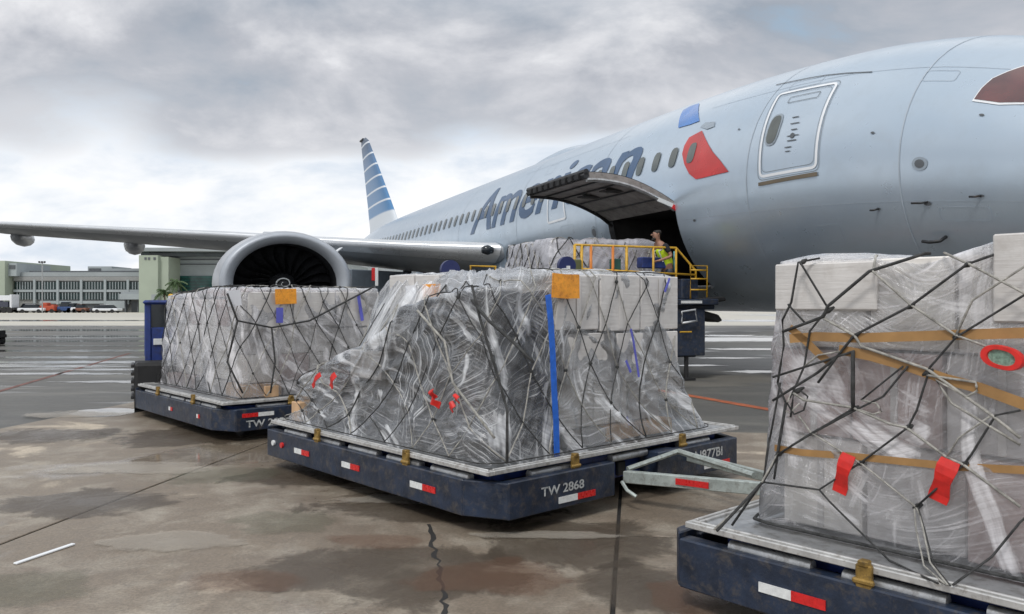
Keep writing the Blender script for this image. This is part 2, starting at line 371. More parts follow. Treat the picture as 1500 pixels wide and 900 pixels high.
def keepw(o, root):         # parent, keeping world-space vertices
    o.parent = root; o.matrix_parent_inverse = Matrix.Translation(root.location).inverted() if root.rotation_euler.z == 0 else root.matrix_basis.inverted()
    return o
def rotz(a): return Matrix.Rotation(a, 3, 'Z')
def pix(px, py, Yd): return Vector(((px - 750) / F * Yd, Yd, CAMH + (YH - py) / F * Yd))
def gnd(px, py, z=0.0):
    v = py - YH; Yd = (CAMH - z) * F / v; return Vector(((px - 750) / F * Yd, Yd, z))

# text helper: flat text mesh as 2D triangles
def text_mesh(body, shear=0.0, bold=0.0):
    cu = bpy.data.curves.new('lettering', 'FONT'); cu.body = body; cu.size = 1; cu.shear = shear; cu.offset = bold; cu.resolution_u = 4
    o = bpy.data.objects.new('lettering', cu); col.objects.link(o)
    bpy.context.view_layer.update()
    me = bpy.data.meshes.new_from_object(o.evaluated_get(bpy.context.evaluated_depsgraph_get()))
    vs = [v.co.xy.copy() for v in me.vertices]; fs = [tuple(p.vertices) for p in me.polygons]
    bpy.data.objects.remove(o); bpy.data.curves.remove(cu); bpy.data.meshes.remove(me)
    x0 = min(v.x for v in vs); x1 = max(v.x for v in vs); y0 = min(v.y for v in vs); y1 = max(v.y for v in vs)
    return vs, fs, (x0, x1, y0, y1)

# ================================================================== GROUND
o = MB().add([(-900, -60, 0), (900, -60, 0), (900, 2500, 0), (-900, 2500, 0)], [(0,1,2,3)]).build('asphalt_ground', M_asphalt); struct(o)
o = MB().add([(-400, 62, .004), (400, 62, .004), (400, 1500, .004), (-400, 1500, .004)], [(0,1,2,3)]).build('far_concrete_apron', M_farcon); struct(o)
g1 = Vector((.148, .989, 0)); g2 = Vector((.989, -.148, 0))
apron = MB()
def gp(u, v, z): p = g2 * u + g1 * v; return (p.x, p.y, z)
apron.add([gp(-8.62, -9, .006), gp(13, -9, .006), gp(13, 11.1, .006), gp(-.11, 11.1, .006), gp(-.11, 13.4, .006), gp(-8.62, 13.4, .006)], [(0,1,2,3,4,5)])
apron_o = struct(apron.build('apron_bed', M_joint))
def slab(u0, u1, v0, v1):
    j = .014; b = MB(); nx, ny = 1, 1
    ps = [gp(u0 + j, v0 + j, 0), gp(u1 - j, v0 + j, 0), gp(u1 - j, v1 - j, 0), gp(u0 + j, v1 - j, 0)]
    b.prism([(p[0], p[1]) for p in ps], .008, .022)
    o = b.build('concrete_slab', M_conc, apron_o, bevel=.006); return o
for u0, u1, vs in ((-8.62, -4.48, (-9, -2.5, 3.2, 13.4)), (-4.48, -.11, (-9, -2.5, 3.2, 13.4)), (-.11, 4.25, (-9, -4, 1.0, 6.05, 11.1)), (4.25, 8.6, (-9, -4, 1.0, 6.05, 11.1)), (8.6, 13, (-9, -4, 1, 6.05, 11.1))):
    for a, b in zip(vs, vs[1:]): slab(u0, u1, a, b)
# crack in the near slab
rnd = random.Random(3)
crk = MB(); pts = []
N = 26
for i in range(N + 1):
    f = i / N; p = gnd(630 + 26 * f + rnd.uniform(-5, 5), 768 + 140 * f, .0235); pts.append(p)
left = [p + Vector((-rnd.uniform(.004, .022), 0, 0)) for p in pts]; right = [p + Vector((rnd.uniform(.004, .022), 0, 0)) for p in pts]
crk.add(left + right, [(i, i + 1, N + 2 + i, N + 1 + i) for i in range(N)])
keepw(crk.build('slab_crack', M_joint), apron_o)
# painted lines
def line(px0, py0, px1, py1, wd, name, m, z=.006):
    a, b = gnd(px0, py0), gnd(px1, py1); d = (b - a).normalized(); n = Vector((-d.y, d.x, 0)) * wd / 2
    a.z = b.z = z
    return struct(MB().add([a - n, b - n, b + n, a + n], [(0,1,2,3)]).build(name, m))
line(930, 566, 1420, 652, .22, 'orange_ground_marking', M_orangeline)
line(-60, 591, 190, 518, .12, 'faded_red_marking', mat('faded_red_marking', (.16, .07, .055), .7, var=.4, vs=3))
#line(1040, 536, 1500, 512, .12, 'pale_marking', mat('worn_white_marking', (.3, .3, .29), .7, var=.4, vs=3))
# stretches of standing water (their own flat shapes)
def blob(cx, cy, rx, ry, name, m, z=.005, seed=0, n=60):
    vs = []
    for i in range(n):
        a = i / n * 2 * math.pi; k = 1 + .35 * noise.noise(Vector((math.cos(a) * 1.4 + seed, math.sin(a) * 1.4, seed))) + .12 * noise.noise(Vector((math.cos(a) * 5 + seed, math.sin(a) * 5, seed)))
        vs.append((cx + rx * k * math.cos(a), cy + ry * k * math.sin(a), z))
    return struct(MB().add(vs, [tuple(range(n))]).build(name, m))
M_water = mat('standing_water', (.03, .03, .03), .03, 0, spec=.6, var=.1)
p = gnd(150, 606); blob(p.x + .1, p.y, .55, .5, 'puddle', M_water, .0245, 3)
def damp_material(name, c0, c1, amt, r0, r1):
    m = bpy.data.materials.new(name); m.use_nodes = True; t = m.node_tree; b = t.nodes['Principled BSDF']
    o = [n for n in t.nodes if n.type == 'OUTPUT_MATERIAL'][0]; g = nn(t, 'ShaderNodeNewGeometry').outputs['Position']
    n1 = tex_noise(t, g, 1.9, 9, .66, .5); n2 = tex_noise(t, g, 40, 4, .7)
    at_ = nn(t, 'ShaderNodeAttribute'); at_.attribute_name = 'fade'
    t.links.new(ramp(t, n2, [(.3, c0), (.7, c1)]), b.inputs['Base Color'])
    t.links.new(ramp(t, n1, [(.35, r0), (.6, r1)]), b.inputs['Roughness'])
    f = math_(t, 'ADD', math_(t, 'MULTIPLY', at_.outputs['Fac'], .9), math_(t, 'MULTIPLY_ADD', n1, 1.1, -.62))
    tr = nn(t, 'ShaderNodeBsdfTransparent'); mx = nn(t, 'ShaderNodeMixShader'); t.links.new(ramp(t, f, [(.22, .0), (.34, amt * .75), (.8, amt)]), mx.inputs[0])
    t.links.new(tr.outputs[0], mx.inputs[1]); t.links.new(b.outputs[0], mx.inputs[2]); t.links.new(mx.outputs[0], o.inputs[0]); return m
def stain(x, y, rx, ry, m, name, z, seed, n=48):
    p = gnd(x, y); vs = [(p.x, p.y, z)]; fd = [1.0]; fs = []; K = 6
    for k in range(1, K + 1):
        for i in range(n):
            a = i / n * 2 * math.pi; q = (1 + .4 * noise.noise(Vector((math.cos(a) * 1.2 + seed, math.sin(a) * 1.2, seed)))) * k / K
            vs.append((p.x + rx * q * math.cos(a), p.y + ry * q * math.sin(a), z)); fd.append(1 - k / K)
    fs += [(0, 1 + i, 1 + (i + 1) % n) for i in range(n)]
    for k in range(K - 1):
        for i in range(n): fs.append((1 + k * n + i, 1 + (k + 1) * n + i, 1 + (k + 1) * n + (i + 1) % n, 1 + k * n + (i + 1) % n))
    o = struct(MB().add(vs, fs).build(name, m)); at_ = o.data.attributes.new('fade', 'FLOAT', 'POINT'); at_.data.foreach_set('value', fd)
M_damp = damp_material('damp_concrete_stain', (.055, .042, .030), (.115, .09, .066), .62, .12, .45)
M_rust = damp_material('rust_stain', (.16, .07, .035), (.22, .11, .065), .30, .4, .7)
M_green = damp_material('algae_stain', (.10, .11, .07), (.15, .16, .10), .28, .3, .6)
M_pale = damp_material('pale_scuff', (.42, .38, .32), (.46, .42, .36), .5, .5, .8)
for i, (x, y, rx, ry) in enumerate(((560, 840, 1.35, .95), (640, 745, 1.9, .8), (840, 800, 1.1, 1.1), (300, 640, 1.9, 1.3), (480, 700, 1.5, .9), (960, 690, 1.2, 1.3), (110, 740, 1.1, .7), (60, 640, 1.6, .9), (930, 860, .6, .7))):
    stain(x, y, rx, ry, M_damp, 'damp_patch', .0232 + .0004 * i, 31 + i)
for i, (x, y, rx, ry) in enumerate(((730, 850, .7, .5), (350, 860, .6, .4), (1000, 880, .3, .5), (560, 800, .5, .3))): stain(x, y, rx, ry, M_rust, 'rust_patch', .0272 + .0004 * i, 61 + i)
for i, (x, y, rx, ry) in enumerate(((420, 770, .7, .5), (40, 870, .7, .5), (330, 700, .9, .6))): stain(x, y, rx, ry, M_green, 'mossy_patch', .029 + .0004 * i, 71 + i)
for i, (x, y, rx, ry) in enumerate(((590, 735, .9, .35), (200, 690, 1.3, .5), (250, 800, .8, .4), (120, 610, 1.3, .6), (800, 790, .9, .15))): stain(x, y, rx, ry, M_pale, 'pale_patch', .0305 + .0004 * i, 81 + i)
M_wet = damp_material('water_film', (.05, .05, .048), (.075, .074, .07), .92, .03, .10)
for i, (x, y, rx, ry) in enumerate(((60, 500, 12, 1.6), (150, 514, 10, 1.1), (20, 524, 8, .9), (120, 531, 7, .8), (200, 493, 12, 1.6), (40, 548, 4, .5), (90, 484, 18, 3), (190, 542, 3, .5), (100, 507, 10, .8), (0, 537, 6, .5),
        (1110, 470, 9, 7), (1160, 462, 12, 9), (1060, 492, 3.2, 1.6), (1100, 512, 3, 1.0), (1120, 545, 1.6, .6), (1070, 525, 1.8, .5), (1020, 536, 1.2, .4), (1300, 480, 10, 5), (560, 520, 3, 1), (200, 560, 2.5, .5), (60, 470, 20, 5))):
    stain(x, y, rx, ry, M_wet, 'puddle', .0045 + .0003 * i, 101 + i)
# white strip on the ground
a, b = gnd(22, 826, .03), gnd(108, 797, .03)
d = (b - a); ang = math.atan2(d.y, d.x)
o = MB().box((0, 0, 0), (d.length, .035, .012)).build('plastic_strip', M_white, bevel=.003)
o.location = (a + b) / 2; o.rotation_euler.z = ang
tag(o, 'thin white strip lying alone on the near concrete', 'strip')

# ================================================================== AIRLINER
TH = math.atan2(.380, .925)
PV = Vector((.925, .380, 0)).normalized(); DV = Vector((-PV.y, PV.x, 0)); D0 = 14.0
ZT, ZB = 7.42, 1.52
ST = [  # t, top, bottom, half width
 (4.0, 3.05, 2.75, .12), (4.4, 3.55, 2.4, .62), (5.2, 4.15, 2.12, 1.1), (6.5, 5.0, 1.86, 1.68), (8.0, 5.80, 1.68, 2.2), (9.2, 6.30, 1.60, 2.5), (10.4, 6.68, 1.56, 2.70),
 (12.2, 7.03, 1.53, 2.87), (15.0, 7.28, 1.52, 2.94), (17.5, 7.38, 1.52, 2.95), (21, 7.42, 1.52, 2.95), (30, 7.42, 1.52, 2.95), (44, 7.42, 1.55, 2.95),
 (50, 7.40, 2.1, 2.75), (56, 7.3, 3.2, 2.2), (62, 7.0, 4.5, 1.4), (67, 6.5, 5.5, .6), (69, 6.2, 5.8, .2)]
def station(t):
    if t <= ST[0][0]: return ST[0][1:]
    if t >= ST[-1][0]: return ST[-1][1:]
    for i in range(len(ST) - 1):
        if ST[i][0] <= t <= ST[i + 1][0]:
            a, b = ST[i], ST[i + 1]; p = ST[max(0, i - 1)]; n = ST[min(len(ST) - 1, i + 2)]
            h = b[0] - a[0]; f = (t - a[0]) / h; r = []
            for k in (1, 2, 3):
                m0 = (b[k] - p[k]) / (b[0] - p[0]) * h; m1 = (n[k] - a[k]) / (n[0] - a[0]) * h
                r.append((2*f**3-3*f**2+1)*a[k] + (f**3-2*f**2+f)*m0 + (-2*f**3+3*f**2)*b[k] + (f**3-f**2)*m1)
            return r
def W(q, t, z): return PV * q + DV * t + Vector((0, 0, z))
def hull(t, phi, off=0.0):
    tp, bt, hw = station(t); zc = (tp + bt) / 2; rv = (tp - bt) / 2
    return W(D0 - (hw + off) * math.cos(phi), t, zc + (rv + off) * math.sin(phi))
def hit(px, py):              # where the line of sight meets the hull: returns (t, phi)
    d = Vector(((px - 750) / F, 1, (YH - py) / F)); o = Vector((0, 0, CAMH)); s = 4.0
    while s < 80:
        P = o + d * s; q = P.dot(PV); t = P.dot(DV)
        tp, bt, hw = station(t); zc = (tp + bt) / 2; rv = (tp - bt) / 2
        e = ((q - D0) / hw) ** 2 + ((P.z - zc) / rv) ** 2
        if e < 1: return t, math.atan2((P.z - zc) / rv, (D0 - q) / hw)
        s += .01
    return None
plane = empty('airliner', W(D0, 30, 0) ); tag(plane, 'silver wide-body jet with blue American lettering and its cargo door raised', 'airplane')
def P_(o): return keepw(o, plane)
T_F, T_A, PH_T, PH_B = 16.56, 19.9, R(-6.5), R(-51)
ts = sorted(set([4 + i * .35 for i in range(30)] + [14.5 + i * .5 for i in range(110)] + [T_F, T_A, 69]))
ts = [t for t in ts if t <= 69 and (abs(t - T_F) > .15 or t == T_F) and (abs(t - T_A) > .15 or t == T_A)]
phs = sorted(set([R(-180 + i * 5) for i in range(72)] + [PH_T, PH_B]))
phs = [a for a in phs if (abs(a - PH_T) > R(2) or a == PH_T) and (abs(a - PH_B) > R(2) or a == PH_B)]
b = MB(); rows = [[hull(t, a) for a in phs] for t in ts]; n = len(phs)
b.v = [tuple(p) for r in rows for p in r]
for j in range(len(ts) - 1):
    for i in range(n):
        i2 = (i + 1) % n
        tm = (ts[j] + ts[j + 1]) / 2; am = phs[i] + (R(2.5))
        if T_F < tm < T_A and i2 and PH_B - 1e-6 <= phs[i] and phs[i2] <= PH_T + 1e-6: continue
        b.f.append((j * n + i, j * n + i2, (j + 1) * n + i2, (j + 1) * n + i))
P_(b.build('fuselage', M_hull, smooth=True))

def decal(name, loops, m, off=.008, parent=None, cell=.18, uvpts=None, faces=None):
    """paint layer on the hull: polygon(s) in (t, phi) laid on the skin, cut so it follows the curve"""
    bm = bmesh.new()
    if faces is None:
        for L in loops:
            bm.faces.new([bm.verts.new((t, a * 2.95, 0)) for t, a in L])
    else:
        vs = [bm.verts.new((x, y, 0)) for x, y in uvpts]
        for f in faces:
            try: bm.faces.new([vs[i] for i in f])
            except ValueError: pass
    xs = [v.co.x for v in bm.verts]; ys = [v.co.y for v in bm.verts]
    for ax, lo, hi in ((0, min(xs), max(xs)), (1, min(ys), max(ys))):
        k = lo + cell
        while k < hi:
            co = [0, 0, 0]; no = [0, 0, 0]; co[ax] = k; no[ax] = 1
            bmesh.ops.bisect_plane(bm, geom=bm.verts[:] + bm.edges[:] + bm.faces[:], plane_co=co, plane_no=no)
            k += cell
    bmesh.ops.triangulate(bm, faces=bm.faces)
    for v in bm.verts:
        v.co = hull(v.co.x, v.co.y / 2.95, off)
    me = bpy.data.meshes.new(name); bmesh.ops.recalc_face_normals(bm, faces=bm.faces); bm.to_mesh(me); bm.free()
    me.materials.append(m); me.polygons.foreach_set('use_smooth', [True] * len(me.polygons))
    o = bpy.data.objects.new(name, me); col.objects.link(o)
    return P_(o) if parent is None else keepw(o, parent)
def hits(pl): return [hit(*p) for p in pl]
def ring(c, ru, rv_, n=28, power=4.0):
    L = []
    for i in range(n):
        a = i / n * 2 * math.pi; cx, sx = math.cos(a), math.sin(a)
        L.append((c[0] + ru * math.copysign(abs(cx) ** (2 / power), cx), c[1] + rv_ * math.copysign(abs(sx) ** (2 / power), sx) / 2.95))
    return L
def outline(name, corners, wid, m, off=.012, rad=.16):
    """closed band along a rounded quad given in (t,phi)"""
    P = [Vector((t, a * 2.95)) for t, a in corners]; L = []
    n = len(P)
    for i in range(n):
        p, a, c = P[i], P[i - 1], P[(i + 1) % n]
        u = (a - p).normalized() * rad; v = (c - p).normalized() * rad
        for k in range(7):
            f = k / 6; L.append((p + u) * (1 - f) ** 2 + p * 2 * f * (1 - f) + (p + v) * f * f)
        for k in range(1, 9): L.append((p + v).lerp(c + (p - c).normalized() * rad, k / 9))
    cen = sum(L, Vector((0, 0))) / len(L)
    ins = []
    for i in range(len(L)):
        tg = (L[(i + 1) % len(L)] - L[i - 1]).normalized(); nr = Vector((-tg.y, tg.x))
        if nr.dot(cen - L[i]) < 0: nr = -nr
        ins.append(L[i] + nr * wid)
    b = MB(); m_ = len(L)
    vs = [hull(p.x, p.y / 2.95, off) for p in L] + [hull(p.x, p.y / 2.95, off) for p in ins]
    b.add(vs, [(i, (i + 1) % m_, m_ + (i + 1) % m_, m_ + i) for i in range(m_)])
    return P_(b.build(name, m, smooth=True))
# cabin windows
wt = 16.02
k = 0
while wt < 56:
    if not (22.6 < wt < 22.9):
        decal('cabin_window', [ring((wt, R(17.5)), .15, .26, 18, 3.2)], M_winframe, off=.022, cell=.3)
    wt += .77
# lettering
vs, fs, bb = text_mesh('American', .22, .016)
hBL, hTL, hBR, hTR = hit(689, 343), hit(713, 283), hit(931, 268), hit(949, 209)
print('TEXT', hBL, hTL, hBR, hTR)
xh = .50
phb = (hBL[1] + hBR[1]) / 2 - .0
ht_A = (hTL[1] - hBL[1]) * 2.95; t_l = hBL[0]; t_r = (hTR[0])
sx = (t_l - t_r) / (bb[1] - bb[0]); sy = ht_A / bb[3]
pts2 = []
for v in vs:
    fx = (v.x - bb[0]) / (bb[1] - bb[0])
    base = (hBL[1] * (1 - fx) + hBR[1] * fx) * 2.95
    syx = sy * (1 - fx) + fx * ((hTR[1] - hBR[1]) * 2.95 / xh)
    pts2.append((t_l - (v.x - bb[0]) * sx, base + v.y * syx))
decal('american_lettering', None, M_letter, off=.012, uvpts=pts2, faces=fs, cell=.25)
# flight symbol
fl = [(1000,226),(1003,214),(1010,202),(1029,192),(1036,208),(1044,222),(1056,236),(1068,252),(1050,256),(1030,261),(1020,263),(1010,255),(1003,241)]
decal('tail_symbol_red', [hits(fl)], M_livred, off=.014)
decal('tail_symbol_blue', [hits([(994,188),(996,174),(1001,162),(1012,156),(1025,152),(1025,178),(1012,183)])], M_livblue, off=.014)
decal('tail_symbol_grey', [hits([(1026,187),(1034,180),(1048,179),(1047,186),(1036,190)])], M_livgrey, off=.014)
# forward passenger door
dc = hits([(1142,138),(1231,120),(1198,247),(1113,262)])
outline('door_surround', dc, .06, M_white)
def scl(cs, s, dt=0, dp=0):
    ct = sum(c[0] for c in cs) / 4; cp = sum(c[1] for c in cs) / 4
    return [(ct + (c[0] - ct) * s + dt, cp + (c[1] - cp) * s + dp) for c in cs]
outline('door_seam', scl(dc, 1.05), .009, M_line, .010)
outline('door_inner_seam', scl(dc, .90), .008, M_line, .010)
wn = hit(1134, 190); decal('door_window', [ring(wn, .15, .33, 20, 3)], M_winframe, off=.02); 
decal('door_window_frame', [ring(wn, .19, .38, 20, 3)], M_livgrey, off=.012)
hn = hit(1178, 143); outline('door_handle_recess', [(hn[0] - .42, hn[1] - .03), (hn[0] + .42, hn[1] - .03), (hn[0] + .42, hn[1] + .03), (hn[0] - .42, hn[1] + .03)], .014, M_line, .012, .05)
for (x, y, ww, hh) in ((1166, 172, .22, .02), (1165, 181, .30, .018), (1164, 190, .2, .02), (1162, 199, .4, .016), (1160, 206, .3, .02), (1155, 216, .22, .02), (1154, 222, .16, .018)):
    h_ = hit(x, y); decal('door_placard', [ring(h_, ww / 2.4, hh * .6, 12, 7)], M_line, off=.013)
h_ = hit(1161, 199); decal('door_latch', [ring(h_, .06, .06, 12, 2)], M_line, off=.016)
db = hits([(1112, 268), (1198, 252), (1198, 258), (1112, 273)]); decal('door_sill', [db], mat('sill_wear', (.16, .13, .09), .6), off=.02)
# second door outline behind lettering
outline('aft_door_surround', hits([(806, 276), (828, 270), (830, 321), (803, 329)]), .07, M_white, .014, .12)
# fuselage details
for (x, y, r_, mm) in ((1348, 240, .085, M_line), (1360, 298, .07, M_line), (1279, 195, .04, M_line), (1439, 169, .04, M_line), (1288, 306, .045, M_line), (1438, 287, .05, M_line), (1083, 190, .035, M_line), (871, 341, .12, M_line), (1018, 323, .05, M_line)):
    c_ = hit(x, y)
    if r_ > .08:
        decal('port_surround', [ring(c_, r_ * 1.6, r_ * 1.6, 20, 2)], M_livgrey, off=.01)
    decal('skin_port', [ring(c_, r_, r_ * (.6 if r_ < .08 else 1), 14, 2)], mm, off=.016)
for (x, y, L_) in ((1360, 296, .22), (1288, 306, .1), (1438, 287, .12)):
    c_ = hit(x, y); a = hull(c_[0], c_[1], .0); e = hull(c_[0] + L_ * .3, c_[1], .10)
    P_(MB().tube([a, e, hull(c_[0] + L_, c_[1], .10)], .018, 6).build('sensor_probe', M_dark, smooth=True))
c_ = hit(1386, 347); a = hull(c_[0], c_[1]); 
P_(MB().tube([a, hull(c_[0], c_[1], .16), hull(c_[0] + .15, c_[1], .2), hull(c_[0] + .3, c_[1], .16)], .03, 6).build('antenna', M_dark, smooth=True))
def seam(pl, wd=.02, name='panel_seam', m=M_line, dash=False):
    hs = hits(pl); L = [Vector((t, a * 2.95)) for t, a in hs]; b = MB()
    up = []; dn = []
    for i, p in enumerate(L):
        tg = (L[min(i + 1, len(L) - 1)] - L[max(0, i - 1)]).normalized(); nr = Vector((-tg.y, tg.x)) * wd / 2
        up.append(hull((p + nr).x, (p + nr).y / 2.95, .011)); dn.append(hull((p - nr).x, (p - nr).y / 2.95, .011))
    b.add(up + dn, [(i, i + 1, len(L) + i + 1, len(L) + i) for i in range(len(L) - 1)])
    return P_(b.build(name, m, smooth=True))
seam([(1137, 125), (1160, 120), (1185, 115), (1210, 111), (1240, 108), (1278, 106)], .03)
# soft longitudinal lap line where the belly paint starts is left to the skin; circumferential joints:
M_faint = mat('faint_joint', (.40, .46, .52), .4, var=.1)
for tt in (10.2, 13.9, 20.6, 26.5, 33.0, 40.0):
    b = MB(); A = [hull(tt - .012, R(a), .006) for a in range(-85, 86, 5)]; B = [hull(tt + .012, R(a), .006) for a in range(-85, 86, 5)]
    if T_F < tt < T_A: continue
    b.add(A + B, [(i, i + 1, len(A) + i + 1, len(A) + i) for i in range(len(A) - 1)]); P_(b.build('skin_joint', M_faint, smooth=True))
for i, (t0_, p0_, dt_, dp_) in enumerate(((7.2, -8, .5, 9), (8.8, -22, .8, 6), (11.6, -30, .6, 8), (14.6, -38, .7, 7), (22.0, -12, .9, 6), (24.6, 34, .6, 9), (12.6, 42, .9, 5), (9.6, 36, .6, 6))):
    outline('access_panel', [(t0_, R(p0_)), (t0_ + dt_, R(p0_)), (t0_ + dt_, R(p0_ + dp_)), (t0_, R(p0_ + dp_))], .012, M_faint, .007, .08)
for ph_ in (-14, 44):
    for ta, tb in ((6.5, 16.2), (20.0, 27.5)):
        L = [(ta + (tb - ta) * i / 20) for i in range(21)]; b = MB(); A = [hull(x, R(ph_), .006) for x in L]; B = [hull(x, R(ph_ + .22), .006) for x in L]
        b.add(A + B, [(i, i + 1, 21 + i + 1, 21 + i) for i in range(20)]); P_(b.build('skin_joint', M_faint, smooth=True))
# cockpit side window
cw = [(1428,146),(1440,130),(1455,116),(1478,106),(1500,99),(1530,93),(1570,91),(1580,140),(1540,148),(1500,151),(1465,151)]
cwh = [h_ for h_ in hits(cw) if h_]
decal('cockpit_window', [cwh], M_cockpit, off=.016, cell=.15)
ct = sum(c[0] for c in cwh) / len(cwh); cp = sum(c[1] for c in cwh) / len(cwh)
decal('cockpit_window_frame', [[(ct + (c[0] - ct) * 1.05, cp + (c[1] - cp) * 1.1) for c in cwh]], M_white, off=.010, cell=.15)
# satellite hump on the crown
b = MB(); rows = []
for i in range(13):
    f = i / 12; tt = 25.5 + 5 * f; hh = .34 * math.sin(math.pi * f) ** .6; rows.append([W(D0 - .75 * math.cos(a), tt, station(tt)[0] - .12 + hh * 1.25 * math.sin(a)) for a in [math.pi * k / 10 for k in range(11)]])
b.grid(rows); P_(b.build('antenna_fairing', M_hull, smooth=True))
# wing to body fairing
b = MB(); rows = []
for i in range(25):
    f = i / 24; tt = 24.5 + 19 * f; s_ = math.sin(math.pi * f) ** .45
    rows.append([W(D0 - (2.35 + 1.05 * s_) * math.cos(a), tt, 2.75 + (1.0 + .45 * s_) * math.sin(a)) for a in [math.pi * k / 12 * 2 for k in range(25)]])
b.grid(rows); P_(b.build('belly_fairing', M_hull, smooth=True))

# ---- cargo hold and cargo door
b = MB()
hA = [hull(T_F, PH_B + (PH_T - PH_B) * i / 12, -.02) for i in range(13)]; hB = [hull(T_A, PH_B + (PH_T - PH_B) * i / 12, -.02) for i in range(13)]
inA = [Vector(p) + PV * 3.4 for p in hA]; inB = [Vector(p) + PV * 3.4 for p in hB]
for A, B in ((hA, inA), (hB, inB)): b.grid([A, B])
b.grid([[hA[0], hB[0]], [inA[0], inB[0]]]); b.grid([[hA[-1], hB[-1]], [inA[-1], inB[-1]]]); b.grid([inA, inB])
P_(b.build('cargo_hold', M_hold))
# edge frame of the opening
b = MB()
for A, s_ in ((hull, 1),):
    for tt, dd in ((T_F, .07), (T_A, -.07)):
        L = [hull(tt, PH_B + (PH_T - PH_B) * i / 12, .004) for i in range(13)]; L2 = [hull(tt + dd, PH_B + (PH_T - PH_B) * i / 12, -.12) for i in range(13)]
        b.grid([L, L2])
P_(b.build('opening_frame', M_dark))
b = MB()
sl = [hull(T_F - .05, PH_B, .03), hull(T_A + .05, PH_B, .03)]; b.tube(sl, .05, 6); P_(b.build('sill_bar', M_alu))
HQ, HZ = D0 - 2.95 * math.cos(PH_T) + .02, 4.47 + 2.95 * math.sin(PH_T)
OQ, OZ = 8.69, 4.72
def doorprof(f, off=0.0):      # f 0 hinge .. 1 outer edge, arching upward
    q = HQ + (OQ - HQ) * f; z = HZ + (OZ - HZ) * f + .20 * math.sin(math.pi * f) ** .9
    return q, z + off
def doorT(f): return T_F + .05, T_A - .05
skin_o = MB(); rows = []
for i in range(15):
    q, z = doorprof(i / 14, .06); rows.append([W(q, tt, z) for tt in (T_F + .03, T_A - .03)])
skin_o.grid(rows); 
rows2 = []
for i in range(15):
    q, z = doorprof(i / 14, -.10); rows2.append([W(q, tt, z) for tt in (T_F + .03, T_A - .03)])
door = MB()
o1 = [r[0] for r in rows]; o2 = [r[1] for r in rows]; i1 = [r[0] for r in rows2]; i2 = [r[1] for r in rows2]
door.grid([o1, o2]); door.grid([o1, i1]); door.grid([o2, i2]); door.grid([i1, i2]); door.grid([[o1[0], o2[0]], [i1[0], i2[0]]]); door.grid([[o1[-1], o2[-1]], [i1[-1], i2[-1]]])
cd = P_(door.build('cargo_door', M_doorin, smooth=True, auto=True))
def K(o): return keepw2(o, cd)
def keepw2(o, par):
    o.parent = par; o.matrix_parent_inverse = Matrix.Translation(plane.location).inverted() @ Matrix() if False else Matrix()
    return o
sk = MB(); sk.grid([[p + Vector((0, 0, .012)) for p in r] for r in rows]); K(sk.build('outer_skin', M_hull, smooth=True))
# dark seal / latch beam along the outer edge and side ribs
b = MB()
for dz in (-.02, .06): b.tube([W(OQ - .03, T_F, OZ + dz), W(OQ - .03, T_A, OZ + dz)], .075, 8)
K(b.build('latch_beam', M_dark))
for i in range(9):
    tt = T_F + .3 + i * (T_A - T_F - .6) / 8
    K(MB().box(W(OQ - .09, tt, OZ - .03), (.12, .2, .14), rotz(TH)).build('door_latch', M_black, bevel=.01))
for tt in (T_F + .05, T_A - .05):
    K(MB().tube([W(*(lambda q: (q[0], tt, q[1]))(doorprof(i / 12, -.12))) for i in range(13)], .05, 6).build('seal_rib', M_alu if tt < 17 else M_dark))
for f in (.2, .42, .64, .84):
    q, z = doorprof(f, -.125); K(MB().tube([W(q, T_F + .1, z), W(q, T_A - .1, z)], .022, 5).build('lining_rib', M_dark))
for tt in (17.4, 18.6):
    q, z = doorprof(.5, -.13); K(MB().box(W(q, tt, z), (.7, .35, .03), rotz(TH)).build('lining_panel', M_hold, bevel=.005))
q, z = doorprof(.22, -.1); P_(MB().tube([W(q, T_A - .1, z), hull(T_A - .1, PH_T - R(5), -.05)], .035, 6).build('door_actuator', M_black))
c_ = W(HQ - .25, T_F + .02, HZ + .05)
K(MB().box(c_ + Vector((0,0,-.02)), (.5, .04, .1), rotz(TH) @ Matrix.Rotation(R(18), 3, 'Y')).build('warning_flag', M_refw))
K(MB().box(c_ + PV * .28 + Vector((-.02, -.02, -.14)), (.2, .04, .11), rotz(TH) @ Matrix.Rotation(R(28), 3, 'Y')).build('warning_flag', M_refr))

